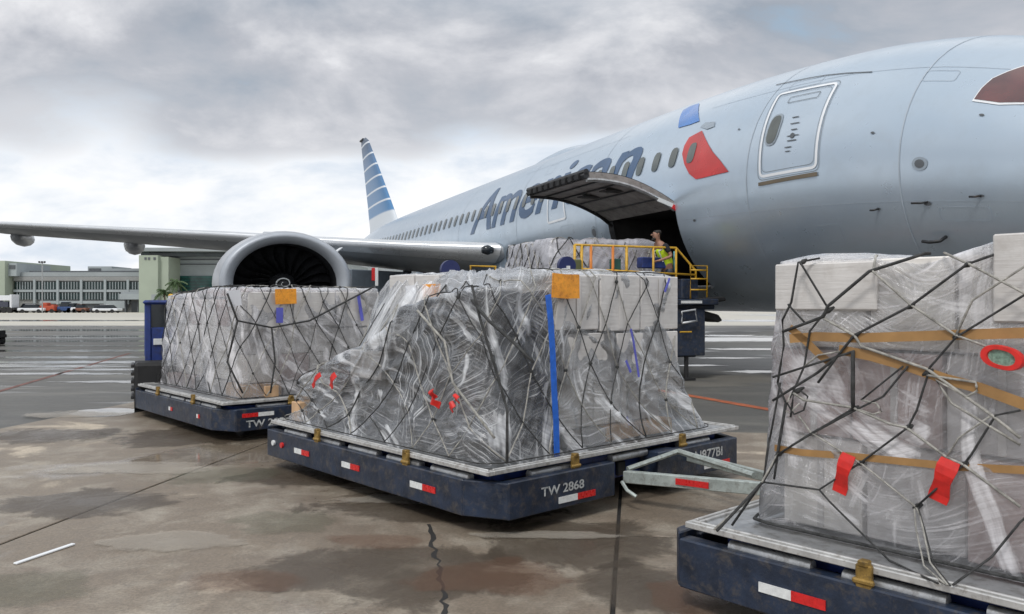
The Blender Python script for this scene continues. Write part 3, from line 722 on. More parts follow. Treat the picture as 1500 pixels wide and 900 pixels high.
# ---- wings
def airfoil(n=14):
    up = []; lo = []
    for i in range(n + 1):
        x = .5 * (1 - math.cos(math.pi * i / n))
        y = 5 * (.2969 * math.sqrt(x) - .126 * x - .3516 * x * x + .2843 * x ** 3 - .1036 * x ** 4)
        up.append((x, y)); lo.append((x, -y))
    return up + lo[-2:0:-1]
AF = airfoil()
def wing(side):
    secs = [(-2.4, 12.8, 1.50, 3.75), (0, 11.6, 1.45, 3.80), (3, 10.0, 1.15, 3.98), (6, 8.6, .92, 4.22), (9.1, 7.3, .74, 4.50), (14, 6.0, .56, 4.86), (18.6, 5.0, .44, 5.20), (23, 3.8, .32, 5.75), (27, 2.2, .18, 6.5), (29, .7, .06, 6.9)]
    rows = []
    for k, c, th, z in secs:
        t0 = 28.0 + .67 * k + (0 if k < 24 else (k - 24) * .5); off = 2.95 + k
        rows.append([W(D0 - side * off, t0 + x * c, z + (y * th * (.55 if y > 0 else 1.15)) - x * (.02 * c)) for x, y in AF])
    b = MB(); b.grid(rows, True); b.f.append(tuple(range(len(AF) * (len(rows) - 1), len(AF) * len(rows))))
    wg = P_(b.build('wing', M_hull2, smooth=True))
    # bright slat skin over the leading edge
    rows2 = []
    sel = [i for i, (x, y) in enumerate(AF) if x < .06]
    idx = [i for i in sel if i >= len(AF) // 2] + [i for i in sel if i < len(AF) // 2]
    for k, c, th, z in secs[1:-1]:
        t0 = 28.0 + .67 * k + (0 if k < 24 else (k - 24) * .5); off = 2.95 + k
        rows2.append([W(D0 - side * off, t0 + AF[i][0] * c - .02, z + (AF[i][1] * th * (.55 if AF[i][1] > 0 else 1.15)) - AF[i][0] * .02 * c + (.02 if AF[i][1] > 0 else -.02)) for i in idx])
    b = MB(); b.grid(rows2); P_(b.build('leading_edge_slat', M_wingle, smooth=True))
    for (k, L_, r_) in ((4.8, 6.2, .42), (13.1, 4.8, .46), (18.1, 4.4, .40)):
        c = 8.9 - .23 * k; t0 = 28 + .67 * k; z = 3.8 + .075 * k
        b = MB(); pts = []; rad = []
        for i in range(13):
            f = i / 12; pts.append(W(D0 - side * (2.95 + k), t0 + c * .55 + L_ * (f), z - .35 + .12 * f)); rad.append(max(.02, r_ * math.sin(math.pi * min(1, f * .9 + .06)) ** .6))
        b.tube(pts, .3, 12, radii=rad); P_(b.build('flap_track_fairing', M_cowl, smooth=True))
wing(1); wing(-1)
# landing light at the wing root
b = MB(); c_ = W(D0 - 3.25, 28.05, 3.72)
for i in range(1): b.tube([c_ - PV * .42, c_ - PV * .2, c_ + PV * .0], .16, 12, radii=[.13, .19, .12])
P_(b.build('landing_light', M_glass, smooth=True))
# stabilisers and fin
for side in (1, -1):
    rows = []
    for k, c, th, z in ((0, 5.6, .5, 5.4), (9.2, 2.0, .2, 5.9)):
        rows.append([W(D0 - side * (.9 + k), 60 + .75 * k + x * c, z + y * th) for x, y in AF])
    b = MB(); b.grid(rows, True); b.f.append(tuple(range(len(AF), 2 * len(AF)))); P_(b.build('tailplane', M_hull2, smooth=True))
rows = []
for z, t0, t1, th in ((6.6, 53.2, 64.2, .60), (7.6, 55.2, 64.0, .56), (9.5, 57.6, 64.8, .48), (12, 60.8, 66.0, .38), (14.9, 64.6, 67.4, .24), (15.3, 65.6, 67.4, .1)):
    rows.append([W(D0 + y * th, t0 + x * (t1 - t0), z) for x, y in AF])
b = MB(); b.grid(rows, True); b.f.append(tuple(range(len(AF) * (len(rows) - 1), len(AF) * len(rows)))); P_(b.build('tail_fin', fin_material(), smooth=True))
P_(MB().box(W(D0, 67.0, 15.33), (.25, 1.1, .16), rotz(TH)).build('fin_tip', M_dark, bevel=.04))

# ---- engine (a generous flattened nacelle)
EC = Vector((-7.52, 27.0, 2.42)); EX = 2.27; EZ = 1.80
ax = DV.copy()
side = PV.copy()
def ering(s_, rx, rz, n=48): return [EC + ax * s_ + side * (rx * math.cos(2 * math.pi * i / n)) + Vector((0, 0, rz * math.sin(2 * math.pi * i / n))) for i in range(n)]
def lathe(prof, name, m, n=48):
    b = MB(); b.grid([ering(s_, f * EX, f * EZ, n) for s_, f in prof], True); return P_(b.build(name, m, smooth=True))
lathe([(.18, .955), (.5, .99), (1.1, 1.01), (2.0, 1.02), (3.2, .99), (4.5, .90), (5.6, .78), (5.6, .72)], 'engine_cowl', M_cowl)
lathe([(.20, .957), (.06, .93), (.0, .895), (.01, .86), (.08, .815), (.22, .775), (.42, .752)], 'inlet_lip', M_lip)
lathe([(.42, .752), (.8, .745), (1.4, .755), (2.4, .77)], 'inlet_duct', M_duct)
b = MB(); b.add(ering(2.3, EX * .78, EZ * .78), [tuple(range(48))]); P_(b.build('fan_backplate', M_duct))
bl_me = None
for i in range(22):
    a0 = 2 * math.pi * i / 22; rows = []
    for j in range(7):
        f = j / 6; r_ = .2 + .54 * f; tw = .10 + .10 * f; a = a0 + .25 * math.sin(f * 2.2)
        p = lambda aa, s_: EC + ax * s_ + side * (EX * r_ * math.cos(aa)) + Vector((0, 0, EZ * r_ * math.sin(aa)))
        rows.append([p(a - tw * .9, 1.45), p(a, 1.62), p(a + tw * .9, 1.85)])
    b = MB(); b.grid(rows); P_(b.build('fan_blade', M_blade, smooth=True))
lathe([(.92, .005), (.95, .05), (1.05, .1), (1.25, .16), (1.6, .215)], 'spinner', M_duct, 32)
pts = []
for i in range(41):
    f = i / 40; a = 2.2 + f * 2 * math.pi * 1.25; r_ = .03 + .095 * f; s_ = .93 + .9 * max(0, r_ - .02) ** 1.0
    pts.append(EC + ax * (s_ - .04) + side * (EX * r_ * math.cos(a)) + Vector((0, 0, EZ * r_ * math.sin(a))))
P_(MB().tube(pts, .02, 6, radii=[.012 + .02 * (i / 40) for i in range(41)]).build('spinner_swirl', M_refw, smooth=True))
# nacelle strake, pylon
b = MB(); c0 = EC + side * (EX * .80) + Vector((0, 0, EZ * .62))
b.add([c0 + ax * 1.0, c0 + ax * 2.2, c0 + ax * 2.2 + side * .30 + Vector((0, 0, .22)), c0 + ax * 1.4 + side * .28 + Vector((0, 0, .2)),
       c0 + ax * 1.0 + Vector((0, 0, .04)), c0 + ax * 2.2 + Vector((0, 0, .04)), c0 + ax * 2.2 + side * .30 + Vector((0, 0, .25)), c0 + ax * 1.4 + side * .28 + Vector((0, 0, .23))],
      [(0,1,2,3), (4,7,6,5), (0,4,5,1), (1,5,6,2), (2,6,7,3), (3,7,4,0)]); P_(b.build('nacelle_strake', M_white))
pts = [EC + ax * 2.2 + Vector((0, 0, EZ * .98)), EC + ax * 6.5 + Vector((0, 0, 2.25)), EC + ax * 9.5 + Vector((0, 0, 1.7)), EC + ax * 6.5 + Vector((0, 0, .8)), EC + ax * 4 + Vector((0, 0, 1.0))]
P_(MB().extr([p - side * .22 for p in pts], side * .44).build('engine_pylon', M_cowl, bevel=.05))
# ---- main landing gear
def gear(q, t):
    b = MB(); b.tube([W(q, t, 3.6), W(q, t + .1, .9)], .20, 12); b.tube([W(q, t + .1, 1.6), W(q + .9, t, 3.2)], .1, 8); b.tube([W(q, t + .1, 1.2), W(q, t + 1.4, 2.9)], .08, 8)
    st = P_(b.build('gear_strut', M_alu, smooth=True))
    for dt in (-.75, .75):
        for dq in (-.5, .5):
            c = W(q + dq, t + dt, .62); w_ = MB().tube([c - PV * .22, c - PV * .18, c + PV * .18, c + PV * .22], .62, 24, radii=[.52, .62, .62, .52]); P_(w_.build('gear_tyre', M_black, smooth=True, auto=True))
            P_(MB().tube([c - PV * .235, c + PV * .235], .27, 16).build('gear_rim', M_white))
    P_(MB().box(W(q - .75, t, 2.15), (.07, 1.9, 1.7), rotz(TH)).build('gear_door', M_hull2, bevel=.02))
gear(9.6, 36.0); gear(18.4, 36.0)
P_(MB().tube([W(D0, 9.9, 1.9), W(D0, 9.8, .5)], .13, 10).build('nose_gear_strut', M_alu, smooth=True))
for dq in (-.3, .3):
    c = W(D0 + dq, 9.8, .45); P_(MB().tube([c - PV * .15, c + PV * .15], .45, 20).build('nose_tyre', M_black))
# ================================================================== PALLET DOLLIES AND THEIR LOADS
E1 = Vector((.670, -.742, 0)).normalized(); E2 = Vector((-E1.y, E1.x, 0)); EANG = math.atan2(E1.y, E1.x)
def frame(a, b): p = E1 * a + E2 * b; return p
class Fr:
    def __init__(s, a, b): s.o = frame(a, b)
    def face(s, px, py, axis, val):        # line of sight meets the local plane axis=val -> local point
        d = Vector(((px - 750) / F, 1, (YH - py) / F)); o = Vector((0, 0, CAMH)) - s.o
        n = (E1, E2, Vector((0, 0, 1)))[axis]; k = (val - o.dot(n)) / d.dot(n); p = o + d * k
        return Vector((p.dot(E1), p.dot(E2), p.z))
FC, FRI, FL = Fr(-6.235, 5.45), Fr(-.955, 5.42), Fr(-11.35, 5.65)

def text_on(body, org, ux, uy, height, m, parent, name, bold=.02, nrm=(0,0,0), spread=1.0):
    vs, fs, bb = text_mesh(body, 0, bold); k = height / bb[3]; ux = Vector(ux); uy = Vector(uy); org = Vector(org)
    b = MB(); b.add([org + ux * ((v.x - bb[0]) * k * spread) + uy * (v.y * k) for v in vs], fs)
    return b.build(name, m, parent)

def make_dolly(fr, La, Lb, label, texts, nref, lights=False):
    t = tag(empty('pallet_dolly', fr.o, EANG), label, 'cargo dolly', 'pallet dollies in a train')
    hx, hy = La / 2, Lb / 2; ZT_, ZB_ = .425, .15
    f = MB()   # chassis
    for y in (-.95, 0, .95): f.box((0, y, .30), (La - .25, .10, .12))
    for x in (-1.3, -.45, .45, 1.3): f.box((x, 0, .315), (.09, Lb - .3, .09))
    f.build('chassis', M_dark, t, bevel=.006)
    for sy in (-1, 1):     # long side skirts, chamfered into the ends
        y0 = sy * (hy + .03); y1 = sy * (hy - .07)
        MB().prism([(-hx - .02, y0), (hx - .26, y0), (hx - .26, y1), (-hx - .02, y1)], ZB_, ZT_).build('side_rail', M_navy, t, bevel=.008)
        MB().prism([(-hx - .022, y0 - sy * .002), (-hx - .10, sy * (hy - .06)), (-hx - .10, sy * (hy - .3)), (-hx - .022, sy * (hy - .3))], ZB_ + .002, ZT_ + .03).build('corner_plate', M_navy, t, bevel=.008)
        for sx in (1,):
            MB().prism([(sx * (hx - .26), y0), (sx * (hx + .07), sy * (hy - .14)), (sx * (hx + .01), sy * (hy - .20)), (sx * (hx - .28), sy * (hy - .05))], ZB_ + .002, ZT_ - .002).build('corner_plate', M_navy, t, bevel=.008)
    for sx in (-1, 1):
        for sy, ya, yb in ((-1, -hy + .14, -.32), (1, .52, hy - .14)):
            MB().prism([(sx * (hx + .07), ya if sx > 0 else ya * 1.0 - sy * 0), (sx * (hx + .07), yb), (sx * (hx - .02), yb), (sx * (hx - .02), ya)], ZB_ - .002, ZT_ + .002).build('end_beam', M_navy, t, bevel=.008)
        MB().box((sx * (hx - .22), 0, .30), (.12, 1.0, .17)).build('end_crossmember', M_blue, t, bevel=.01)
        MB().box((sx * (hx - .02), .38, .33), (.22, .28, .22)).build('latch_box', M_navy, t, bevel=.01)
    # deck frame with roller trains showing at the edges
    dk = MB(); dk.box((0, 0, .415), (La - .34, Lb - .34, .05)); dk.build('deck', M_blue, t)
    rm = None
    for sy in (-1, 1):
        for i in range(5):
            x = -hx + .50 + i * (La - 1.0) / 4
            if rm is None:
                r_ = MB().tube([(-.24, 0, 0), (-.235, 0, 0), (.235, 0, 0), (.24, 0, 0)], .035, 12, radii=[.02, .035, .035, .02]).build('deck_roller', M_alu, t, smooth=True, auto=True); rm = r_.data
            else:
                r_ = bpy.data.objects.new('deck_roller', rm); col.objects.link(r_); r_.parent = t
            r_.location = (x, sy * (hy - .055), .425)
    for sx in (-1, 1):
        for i in range(3):
            r_ = bpy.data.objects.new('deck_roller', rm); col.objects.link(r_); r_.parent = t
            r_.location = (sx * (hx - .06), -hy + .7 + i * (Lb - 1.4) / 2, .425); r_.rotation_euler.z = R(90)
    # pallet locks
    lk = None
    for (x, y, rz) in [(x, sy * (hy + .012), 0) for sy in (-1, 1) for x in (-hx * .42, hx * .42)] + [(sx * (hx + .012), y, 90) for sx in (-1, 1) for y in (-hy * .45, hy * .42)]:
        if lk is None:
            b = MB(); b.box((0, 0, 0), (.075, .035, .12)); b.box((0, .0, .065), (.05, .05, .03)); b.tube([(-.05, -.012, -.02), (.05, -.012, -.02)], .016, 8)
            o = b.build('pallet_lock', M_brass, t, bevel=.006); lk = o.data
        else: o = bpy.data.objects.new('pallet_lock', lk); col.objects.link(o); o.parent = t
        o.location = (x, y, .465); o.rotation_euler.z = R(rz)
    # wheels
    for x in (-1.15, 1.15):
        MB().tube([(x, -1.25, .2), (x, 1.25, .2)], .035, 8).build('axle', M_dark, t)
        for y in (-1.2, -.7, .7, 1.2):
            w_ = MB().tube([(x, y - .06, .185), (x, y - .045, .185), (x, y + .045, .185), (x, y + .06, .185)], .18, 20, radii=[.15, .18, .18, .15]).build('wheel', M_black, t, smooth=True, auto=True)
            MB().tube([(x, y - .066, .185), (x, y + .066, .185)], .08, 14).build('wheel_hub', M_dark, w_)
    # hanging brake loop
    MB().tube([(-1.0, -hy + .25, .2), (-.98, -hy + .2, .07), (-.70, -hy + .2, .07), (-.66, -hy + .25, .2)], .014, 6).build('brake_rod', M_dark, t, smooth=True)
    # reflectors
    y = -hy - .034
    for x, wd in nref:
        MB().box((x - wd / 4, y, .285), (wd / 2, .006, .05)).build('white_reflector', M_refw, t); MB().box((x + wd / 4, y, .285), (wd / 2, .006, .05)).build('red_reflector', M_refr, t)
    for o_, w0 in texts:
        body, yy, zz, h_, rfy, fl = o_
        text_on(body, (hx + .075, yy, zz), (0, 1, 0), (0, 0, 1), h_, M_stencil, t, 'stencilled_number', .02, spread=1.25)
        a_, b_ = (M_refr, M_refw) if fl else (M_refw, M_refr); zr = .345 if fl else .215
        MB().box((hx + .074, rfy - .105, zr), (.006, .21, .05)).build('reflector_half', a_, t); MB().box((hx + .074, rfy + .105, zr), (.006, .21, .05)).build('reflector_half', b_, t)
    return t

dC = make_dolly(FC, 3.53, 3.30, 'dark navy pallet dolly marked TW 2868, in the middle of the row', [(('TW 2868', -1.18, .275, .07, -.78, False), 0), (('N877BI', .80, .29, .085, 1.16, False), 0)],
                [(-1.02, .30), (-.10, .30), (1.0, .34)])
dL = make_dolly(FL, 3.20, 3.30, 'dark navy pallet dolly farthest left, coupled to the tow tractor', [(('TW 285', -1.38, .195, .085, -1.22, True), 0)], [(-.1, .14), (.9, .1)])
dR = make_dolly(FRI, 3.53, 3.30, 'dark navy pallet dolly cut off by the right edge of the photo', [], [(-1.10, .36), (.6, .36)])
# lamp and red side light on the middle dolly
for x, m in ((-1.62, M_refw), (-1.43, M_refr)):
    MB().tube([(x, -1.63, .30), (x, -1.70, .30)], .028, 14).build('marker_light', m, dC)
# drawbar
def drawbar(t, hx, length, y0=.0, lift=0.0):
    b = MB(); root = (hx + .02)
    tip = Vector((hx + length, .10 + y0, .34))
    bar = MB(); bar.extr([tip + Vector((0, -.035, -.05)), tip + Vector((0, .035, -.05)), tip + Vector((0, .035, .05)), tip + Vector((0, -.035, .05))], Vector((root, -.28 + y0, .27)) - tip)
    bar.extr([tip + Vector((0, .02, -.04)), tip + Vector((0, .07, -.04)), tip + Vector((0, .07, .04)), tip + Vector((0, .02, .04))], Vector((root, .52 + y0, .34)) - tip)
    d = bar.build('drawbar', M_draw, t, bevel=.006)
    A = Vector((root, -.25 + y0, .33)); Bp = Vector((root + .12, .30 + y0, .43)); C = Vector((hx + length * .62, .12 + y0, .38)); 
    MB().tube([A, Bp], .022, 6).build('upper_brace', M_draw, d); MB().tube([Bp, C], .026, 6).build('upper_brace', M_draw, d)
    MB().tube([tip - Vector((.02, 0, 0)), tip + Vector((.10, .0, 0))], .035, 10).build('coupling_eye', M_dark, d)
    MB().box(tip.lerp(Vector((root, -.28 + y0, .27)), .62) + Vector((.0, -.045, 0)), (.28, .006, .05), rotz(math.atan2(.38, length) )).build('red_reflector', M_refr, d)
    MB().tube([(hx + .05, -.36 + y0, .24), (hx + .14, -.40 + y0, .19), (hx + .22, -.38 + y0, .15)], .016, 6).build('release_lever', M_draw, d)
drawbar(dC, 1.765, 1.62, .15); drawbar(dL, 1.60, 1.55); drawbar(dR, 1.765, 1.6)

# ---- wrapped loads
def sstep(x, a, b):
    f = max(0, min(1, (x - a) / (b - a))); return f * f * (3 - 2 * f)
def lerp_tab(tab, x):
    if x <= tab[0][0]: return tab[0][1]
    for (a, u), (b, v) in zip(tab, tab[1:]):
        if x <= b: return u + (v - u) * (x - a) / (b - a)
    return tab[-1][1]
class Wrap:
    def __init__(s, base, top, hfun, z0=.515, seed=0, bulge=.05, amp=.02, rad=.12, flare=2.6):
        s.base, s.top, s.h, s.z0, s.seed, s.bulge, s.amp, s.rad = base, top, hfun, z0, seed, bulge, amp, rad; s.flare = flare
        s.per = 2 * ((base[1] - base[0]) + (base[3] - base[2]))
    def rr(s, u, r=.10):      # u in [0,1) -> rounded unit square; starts at (-1,-1), runs along the near face
        u = u % 1.0; k = u * 4; i = int(k); f = k - i
        x, y = ((-1 + 2 * f, -1), (1, -1 + 2 * f), (1 - 2 * f, 1), (-1, 1 - 2 * f))[i]
        ax_, ay = abs(x), abs(y)
        if ax_ > 1 - r and ay > 1 - r:
            vx, vy = ax_ - (1 - r), ay - (1 - r); L = math.hypot(vx, vy)
            m = max(vx, vy)
            if L > 1e-9: vx, vy = vx / L * m, vy / L * m
            x = math.copysign(1 - r + vx, x); y = math.copysign(1 - r + vy, y)
        return x, y
    @staticmethod
    def put(r, x, y): return ((r[0] + r[1]) / 2 + x * (r[1] - r[0]) / 2, (r[2] + r[3]) / 2 + y * (r[3] - r[2]) / 2)
    def raw(s, u, v):
        x, y = s.rr(u, s.rad)
        bx, by = s.put(s.base, x, y); tx, ty = s.put(s.top, x, y)
        if v <= 1:
            f = 1 - (1 - v) ** s.flare; px, py = bx + (tx - bx) * f, by + (ty - by) * f
            z = s.z0 + (s.h(tx, ty) - s.z0) * v
            k = s.bulge * math.sin(math.pi * v); px += x * k; py += y * k
        else:
            f = v - 1; cx, cy = s.put(s.top, 0, 0); px, py = tx + (cx - tx) * f, ty + (cy - ty) * f
            z = s.h(px, py) + .015 * min(1, f * 12)
        return Vector((px, py, z))
    def nrm(s, u, v):
        e = .004
        a = s.raw(u + e, v) - s.raw(u - e, v); b = s.raw(u, min(v + .02, 1.95)) - s.raw(u, max(v - .02, 0))
        n = a.cross(b)
        return n.normalized() if n.length > 1e-9 else Vector((0, 0, 1))
    def P(s, u, v, off=0.0, d=True):
        p = s.raw(u, v); n = s.nrm(u, v); k = off
        if d: k += s.disp(u, v)
        return p + n * k
    def disp(s, u, v):
        L = u * s.per; H = v * 1.5; sd = s.seed
        L, H = L * .9, H * .9
        a1 = noise.noise(Vector((L * 1.1 + sd, H * 1.1, sd))) 
        r1 = 1 - abs(noise.noise(Vector((L * 2.2 + H * 1.6 + sd, H * .55 - L * .12, 3 + sd)))) * 2
        r2 = 1 - abs(noise.noise(Vector((L * 5.5 - H * 3.2 + sd, H * 1.1 + L * .2, 8 + sd)))) * 2
        r4 = 1 - abs(noise.noise(Vector((L * 3.0 + H * 6.5 + sd, H * 1.3 - L * 1.1, 15 + sd)))) * 2.4
        r3 = noise.noise(Vector((L * 14, H * 9, sd + 2)))
        edge = min(1, v * 8) 
        return edge * s.amp * (1.6 * a1 + .9 * r1 * abs(r1) + .75 * r2 * abs(r2) + .5 * r4 + .2 * r3)
    def build(s, name, m, parent, du=.035, nv=48, nt=26):
        nu = int(s.per / du); rows = []
        vs_ = [i / nv for i in range(nv)] + [1 + (i / nt) ** 1.0 * .98 for i in range(nt + 1)]
        for v in vs_: rows.append([s.P(i / nu, v) for i in range(nu)])
        b = MB(); b.grid(rows, True)
        b.f.append(tuple((len(rows) - 1) * nu + i for i in range(nu)))
        me = bpy.data.meshes.new(name); me.from_pydata(b.v, [], b.f); me.update()
        uvl = me.uv_layers.new(name='UVMap'); nr = len(rows)
        for p in me.polygons:
            idx = [me.loops[li].vertex_index for li in p.loop_indices]; us = [(ix % nu) for ix in idx]
            wrapd = max(us) - min(us) > nu / 2
            for li, ix, uu in zip(p.loop_indices, idx, us):
                if wrapd and uu < nu / 2: uu += nu
                uvl.data[li].uv = (uu / nu * s.per, vs_[ix // nu] * 1.5)
        me.materials.append(m); me.polygons.foreach_set('use_smooth', [True] * len(me.polygons))
        o = bpy.data.objects.new(name, me); col.objects.link(o); o.parent = parent
        return o
def pallet(t, hx, hy):
    p = MB().box((0, 0, .497), (2 * hx - .08, 2 * hy - .08, .012)).build('pallet_sheet', M_alu, t)
    for sx, sy, L in ((0, -1, 2 * hx), (0, 1, 2 * hx), (-1, 0, 2 * hy), (1, 0, 2 * hy)):
        b = MB()
        c = (sx * (hx - .03), sy * (hy - .03), .50)
        if sx: b.box(c, (.06, L - .12, .034)); b.box((sx * (hx - .03), 0, .521), (.018, L - .14, .012))
        else: b.box(c, (L, .06, .034)); b.box((0, sy * (hy - .03), .521), (L - .06, .018, .012))
        b.build('edge_rail', M_aluedge, p, bevel=.004)
CARTON = {}
def carton(t, c, d, m, rz=0.0, tape=True):
    key = tuple(round(x, 2) for x in d) + (m.name,)
    if key not in CARTON:
        o = MB().box((0, 0, 0), d).build('carton', m, t, bevel=.008); CARTON[key] = o.data
    else: o = bpy.data.objects.new('carton', CARTON[key]); col.objects.link(o); o.parent = t
    o.location = c; o.rotation_euler.z = rz; return o
def stack(t, x0, x1, y0, y1, z0, ztop, nx, ny, nz, mats, seed=1, shell=True, gap=.012, skip=0.0):
    rd = random.Random(seed); cx, cy, cz = (x1 - x0) / nx, (y1 - y0) / ny, (ztop - z0) / nz
    for k in range(nz):
        for i in range(nx):
            for j in range(ny):
                if shell and 0 < i < nx - 1 and 0 < j < ny - 1 and k < nz - 1: continue
                if rd.random() < skip: continue
                m = rd.choice(mats)
                carton(t, (x0 + (i + .5) * cx + rd.uniform(-.012, .012), y0 + (j + .5) * cy + rd.uniform(-.015, .015), z0 + (k + .5) * cz), (cx - gap, cy - gap, cz - .004), m, rd.uniform(-.012, .012))
def net(t, wr, cols, rows, vmax, r_, seed=0, light=.3, j=.22, off=.022, vbase=0.0, pattern=0):
    rd = random.Random(seed); nt_ = MB()
    rim = [wr.P(i / 120, .015, .03) for i in range(121)]
    net_o = MB().tube(rim, r_ * .9, 5, cap=False).build('cargo_net', M_cordd, t, smooth=True)
    nodes = {}
    for jn in range(rows + 1):
        for i in range(cols):
            u = (i + .5 * (jn % 2) + rd.uniform(-j, j)) / cols; v = vbase + jn / rows * (vmax - vbase) + rd.uniform(-j, j) * (vmax - vbase) / rows * (0 if jn == 0 else 1)
            nodes[(i, jn)] = (u, max(.02, v))
    def seg(a, b, n=6):
        return [(a[0] + (b[0] - a[0]) * k / n, a[1] + (b[1] - a[1]) * k / n) for k in range(n + 1)]
    me_l = []
    for dirn in (1, -1):
        for i0 in range(cols):
            i = i0; path = []
            for jn in range(rows):
                a = nodes[(i % cols, jn)]
                if jn % 2 == 0: i2 = i if dirn == 1 else i - 1
                else: i2 = i + 1 if dirn == 1 else i
                b = nodes[(i2 % cols, jn + 1)]; bu = b[0]
                while bu - a[0] > .5: bu -= 1
                while bu - a[0] < -.5: bu += 1
                path += seg((a[0], a[1]), (bu, b[1]))[:-1]; i = i2
                if rd.random() < .04: break
            path.append((bu, b[1]))
            rr_ = r_ * rd.uniform(.75, 1.2)
            o = MB().tube([wr.P(u, v, off + .022 + rd.uniform(0, .006), d=False) for u, v in path], rr_, 5).build('net_cord', M_cordl if rd.random() < light else M_cordd, net_o, smooth=True)
    for k in range(cols * rows // 3):
        a = nodes[(rd.randrange(cols), rd.randrange(1, rows))]; p = wr.P(a[0], a[1], off + .022, d=False)
        MB().box(p, (.032, .032, .036), rotz(rd.random())).build('net_knot', M_cordd, net_o, bevel=.012)
    return net_o
def load_root(fr, label): return tag(empty('cargo_pallet', fr.o + Vector((0, 0, .48)), EANG), label, 'air cargo', 'netted air cargo pallets')
def drop(o, root):
    for c in list(root.children):
        c.location.z -= .48

def ribbon(t, fr, pts, axis, val, wd, m, name, off=-.04, thick=.004, wobble=0.0):
    L = [fr.face(x, y, axis, val) for x, y in pts]; b = MB(); nr = Vector((0, -1, 0)) if axis == 1 else Vector((1, 0, 0)); rings = []
    for i, p in enumerate(L):
        tg = (L[min(i + 1, len(L) - 1)] - L[max(0, i - 1)]).normalized(); s_ = tg.cross(nr).normalized() * wd / 2
        q = p + nr * abs(off) * (1 if True else -1)
        rings.append([q - s_, q + s_, q + s_ + nr * thick, q - s_ + nr * thick])
    b.grid([r for r in rings], True); b.f += [tuple(range(4)), tuple(range(4 * len(rings) - 4, 4 * len(rings)))]
    return b.build(name, m, t)
def cordpx(t, fr, pts, axis, val, r_, m, parent, off=.035, sag=0.0, top=None):
    P = []
    nr = Vector((0, -1, 0)) if axis == 1 else Vector((1, 0, 0))
    for q in pts:
        if len(q) > 2: P.append(fr.face(q[0], q[1], 2, .53)); continue
        p = fr.face(q[0], q[1], axis, val); k = max(0, .85 - p.z) ** 1.5 * .45
        if top is not None and p.z > top: ex = p.z - top; p.z = top; p -= nr * (ex + off)
        P.append(p + nr * (off + k))
    Q = [P[0]]
    for a, b in zip(P, P[1:]): Q += [a.lerp(b, .5) + Vector((0, 0, -sag)), b]
    return MB().tube(Q, r_, 6).build('net_cord', m, parent, smooth=True)
def red_tag(t, fr, x0, y0, x1, y1, axis, val, wd, off=.06, name='red_tag'):
    a, b_ = fr.face(x0, y0, axis, val), fr.face(x1, y1, axis, val); nr = Vector((0, -1, 0)) if axis == 1 else Vector((1, 0, 0))
    s_ = (b_ - a).cross(nr).normalized() * wd / 2; N = 7; rows = []
    for i in range(N):
        f = i / (N - 1); p = a.lerp(b_, f) + nr * (off + .018 * math.sin(f * 5)); k = 1 + .12 * math.sin(f * 9)
        rows.append([p - s_ * k, p + s_ * k, p + s_ * k + nr * .006, p - s_ * k + nr * .006])
    b = MB(); b.grid(rows, True); b.f += [(0,1,2,3), tuple(range(4 * N - 4, 4 * N))]
    return b.build(name, M_red, t)

# --- middle load
ramp_t = [(-1.72, .88), (-1.1, 1.08), (-.42, 1.28), (0, 1.42), (.2, 1.54), (.45, 1.70), (.93, 1.80), (1.6, 1.86)]
def h_mid(x, y):
    fr_ = lerp_tab(ramp_t, x); full = .95 + 1.03 * sstep(x, -1.22, -.74)
    return fr_ + (max(full, fr_) - fr_) * sstep(y, -1.22, -.74)
tC = load_root(FC, 'wide netted cargo load sloping down at its left, with a blue strap at its corner')
pallet(tC, 1.765, 1.65)
wC = Wrap((-1.66, 1.70, -1.58, 1.30), (-1.58, 1.52, -1.44, .90), h_mid, seed=3.3, bulge=.0, amp=.034, rad=.08, flare=4.0)
M_filmC = film_material('clear_film_dark_load', .04, (.95, .97, 1.0), .5, 2.0, .07, .85)
bC = Wrap((-1.50, 1.48, -1.42, -.70), (-1.42, 1.40, -1.26, -.62), lambda x, y: h_mid(x, y - .2) - .13, seed=8, bulge=.02, amp=.05)
bC.build('covered_bulk_cargo', M_bulk, tC, du=.06, nv=24, nt=8)
stack(tC, .10, 1.44, -.60, .80, .66, 1.93, 3, 3, 3, [M_carton_w, M_carton_w, M_carton_g], 4)
stack(tC, -.68, .08, -.55, .62, .66, 1.90, 2, 3, 3, [M_carton_w, M_carton_g], 5)
stack(tC, -1.45, 1.52, -.55, .90, .515, .65, 5, 3, 1, [M_carton_t, M_carton_t, M_carton_g], 6)
for x, z, m, dx in ((-.2, 1.2, M_carton_g, .5),):
    carton(tC, (x, -1.44, z - .02), (dx, .06, .26), m, .04)
carton(tC, (-1.50, -1.36, .62), (.16, .3, .2), M_carton_t, .05)
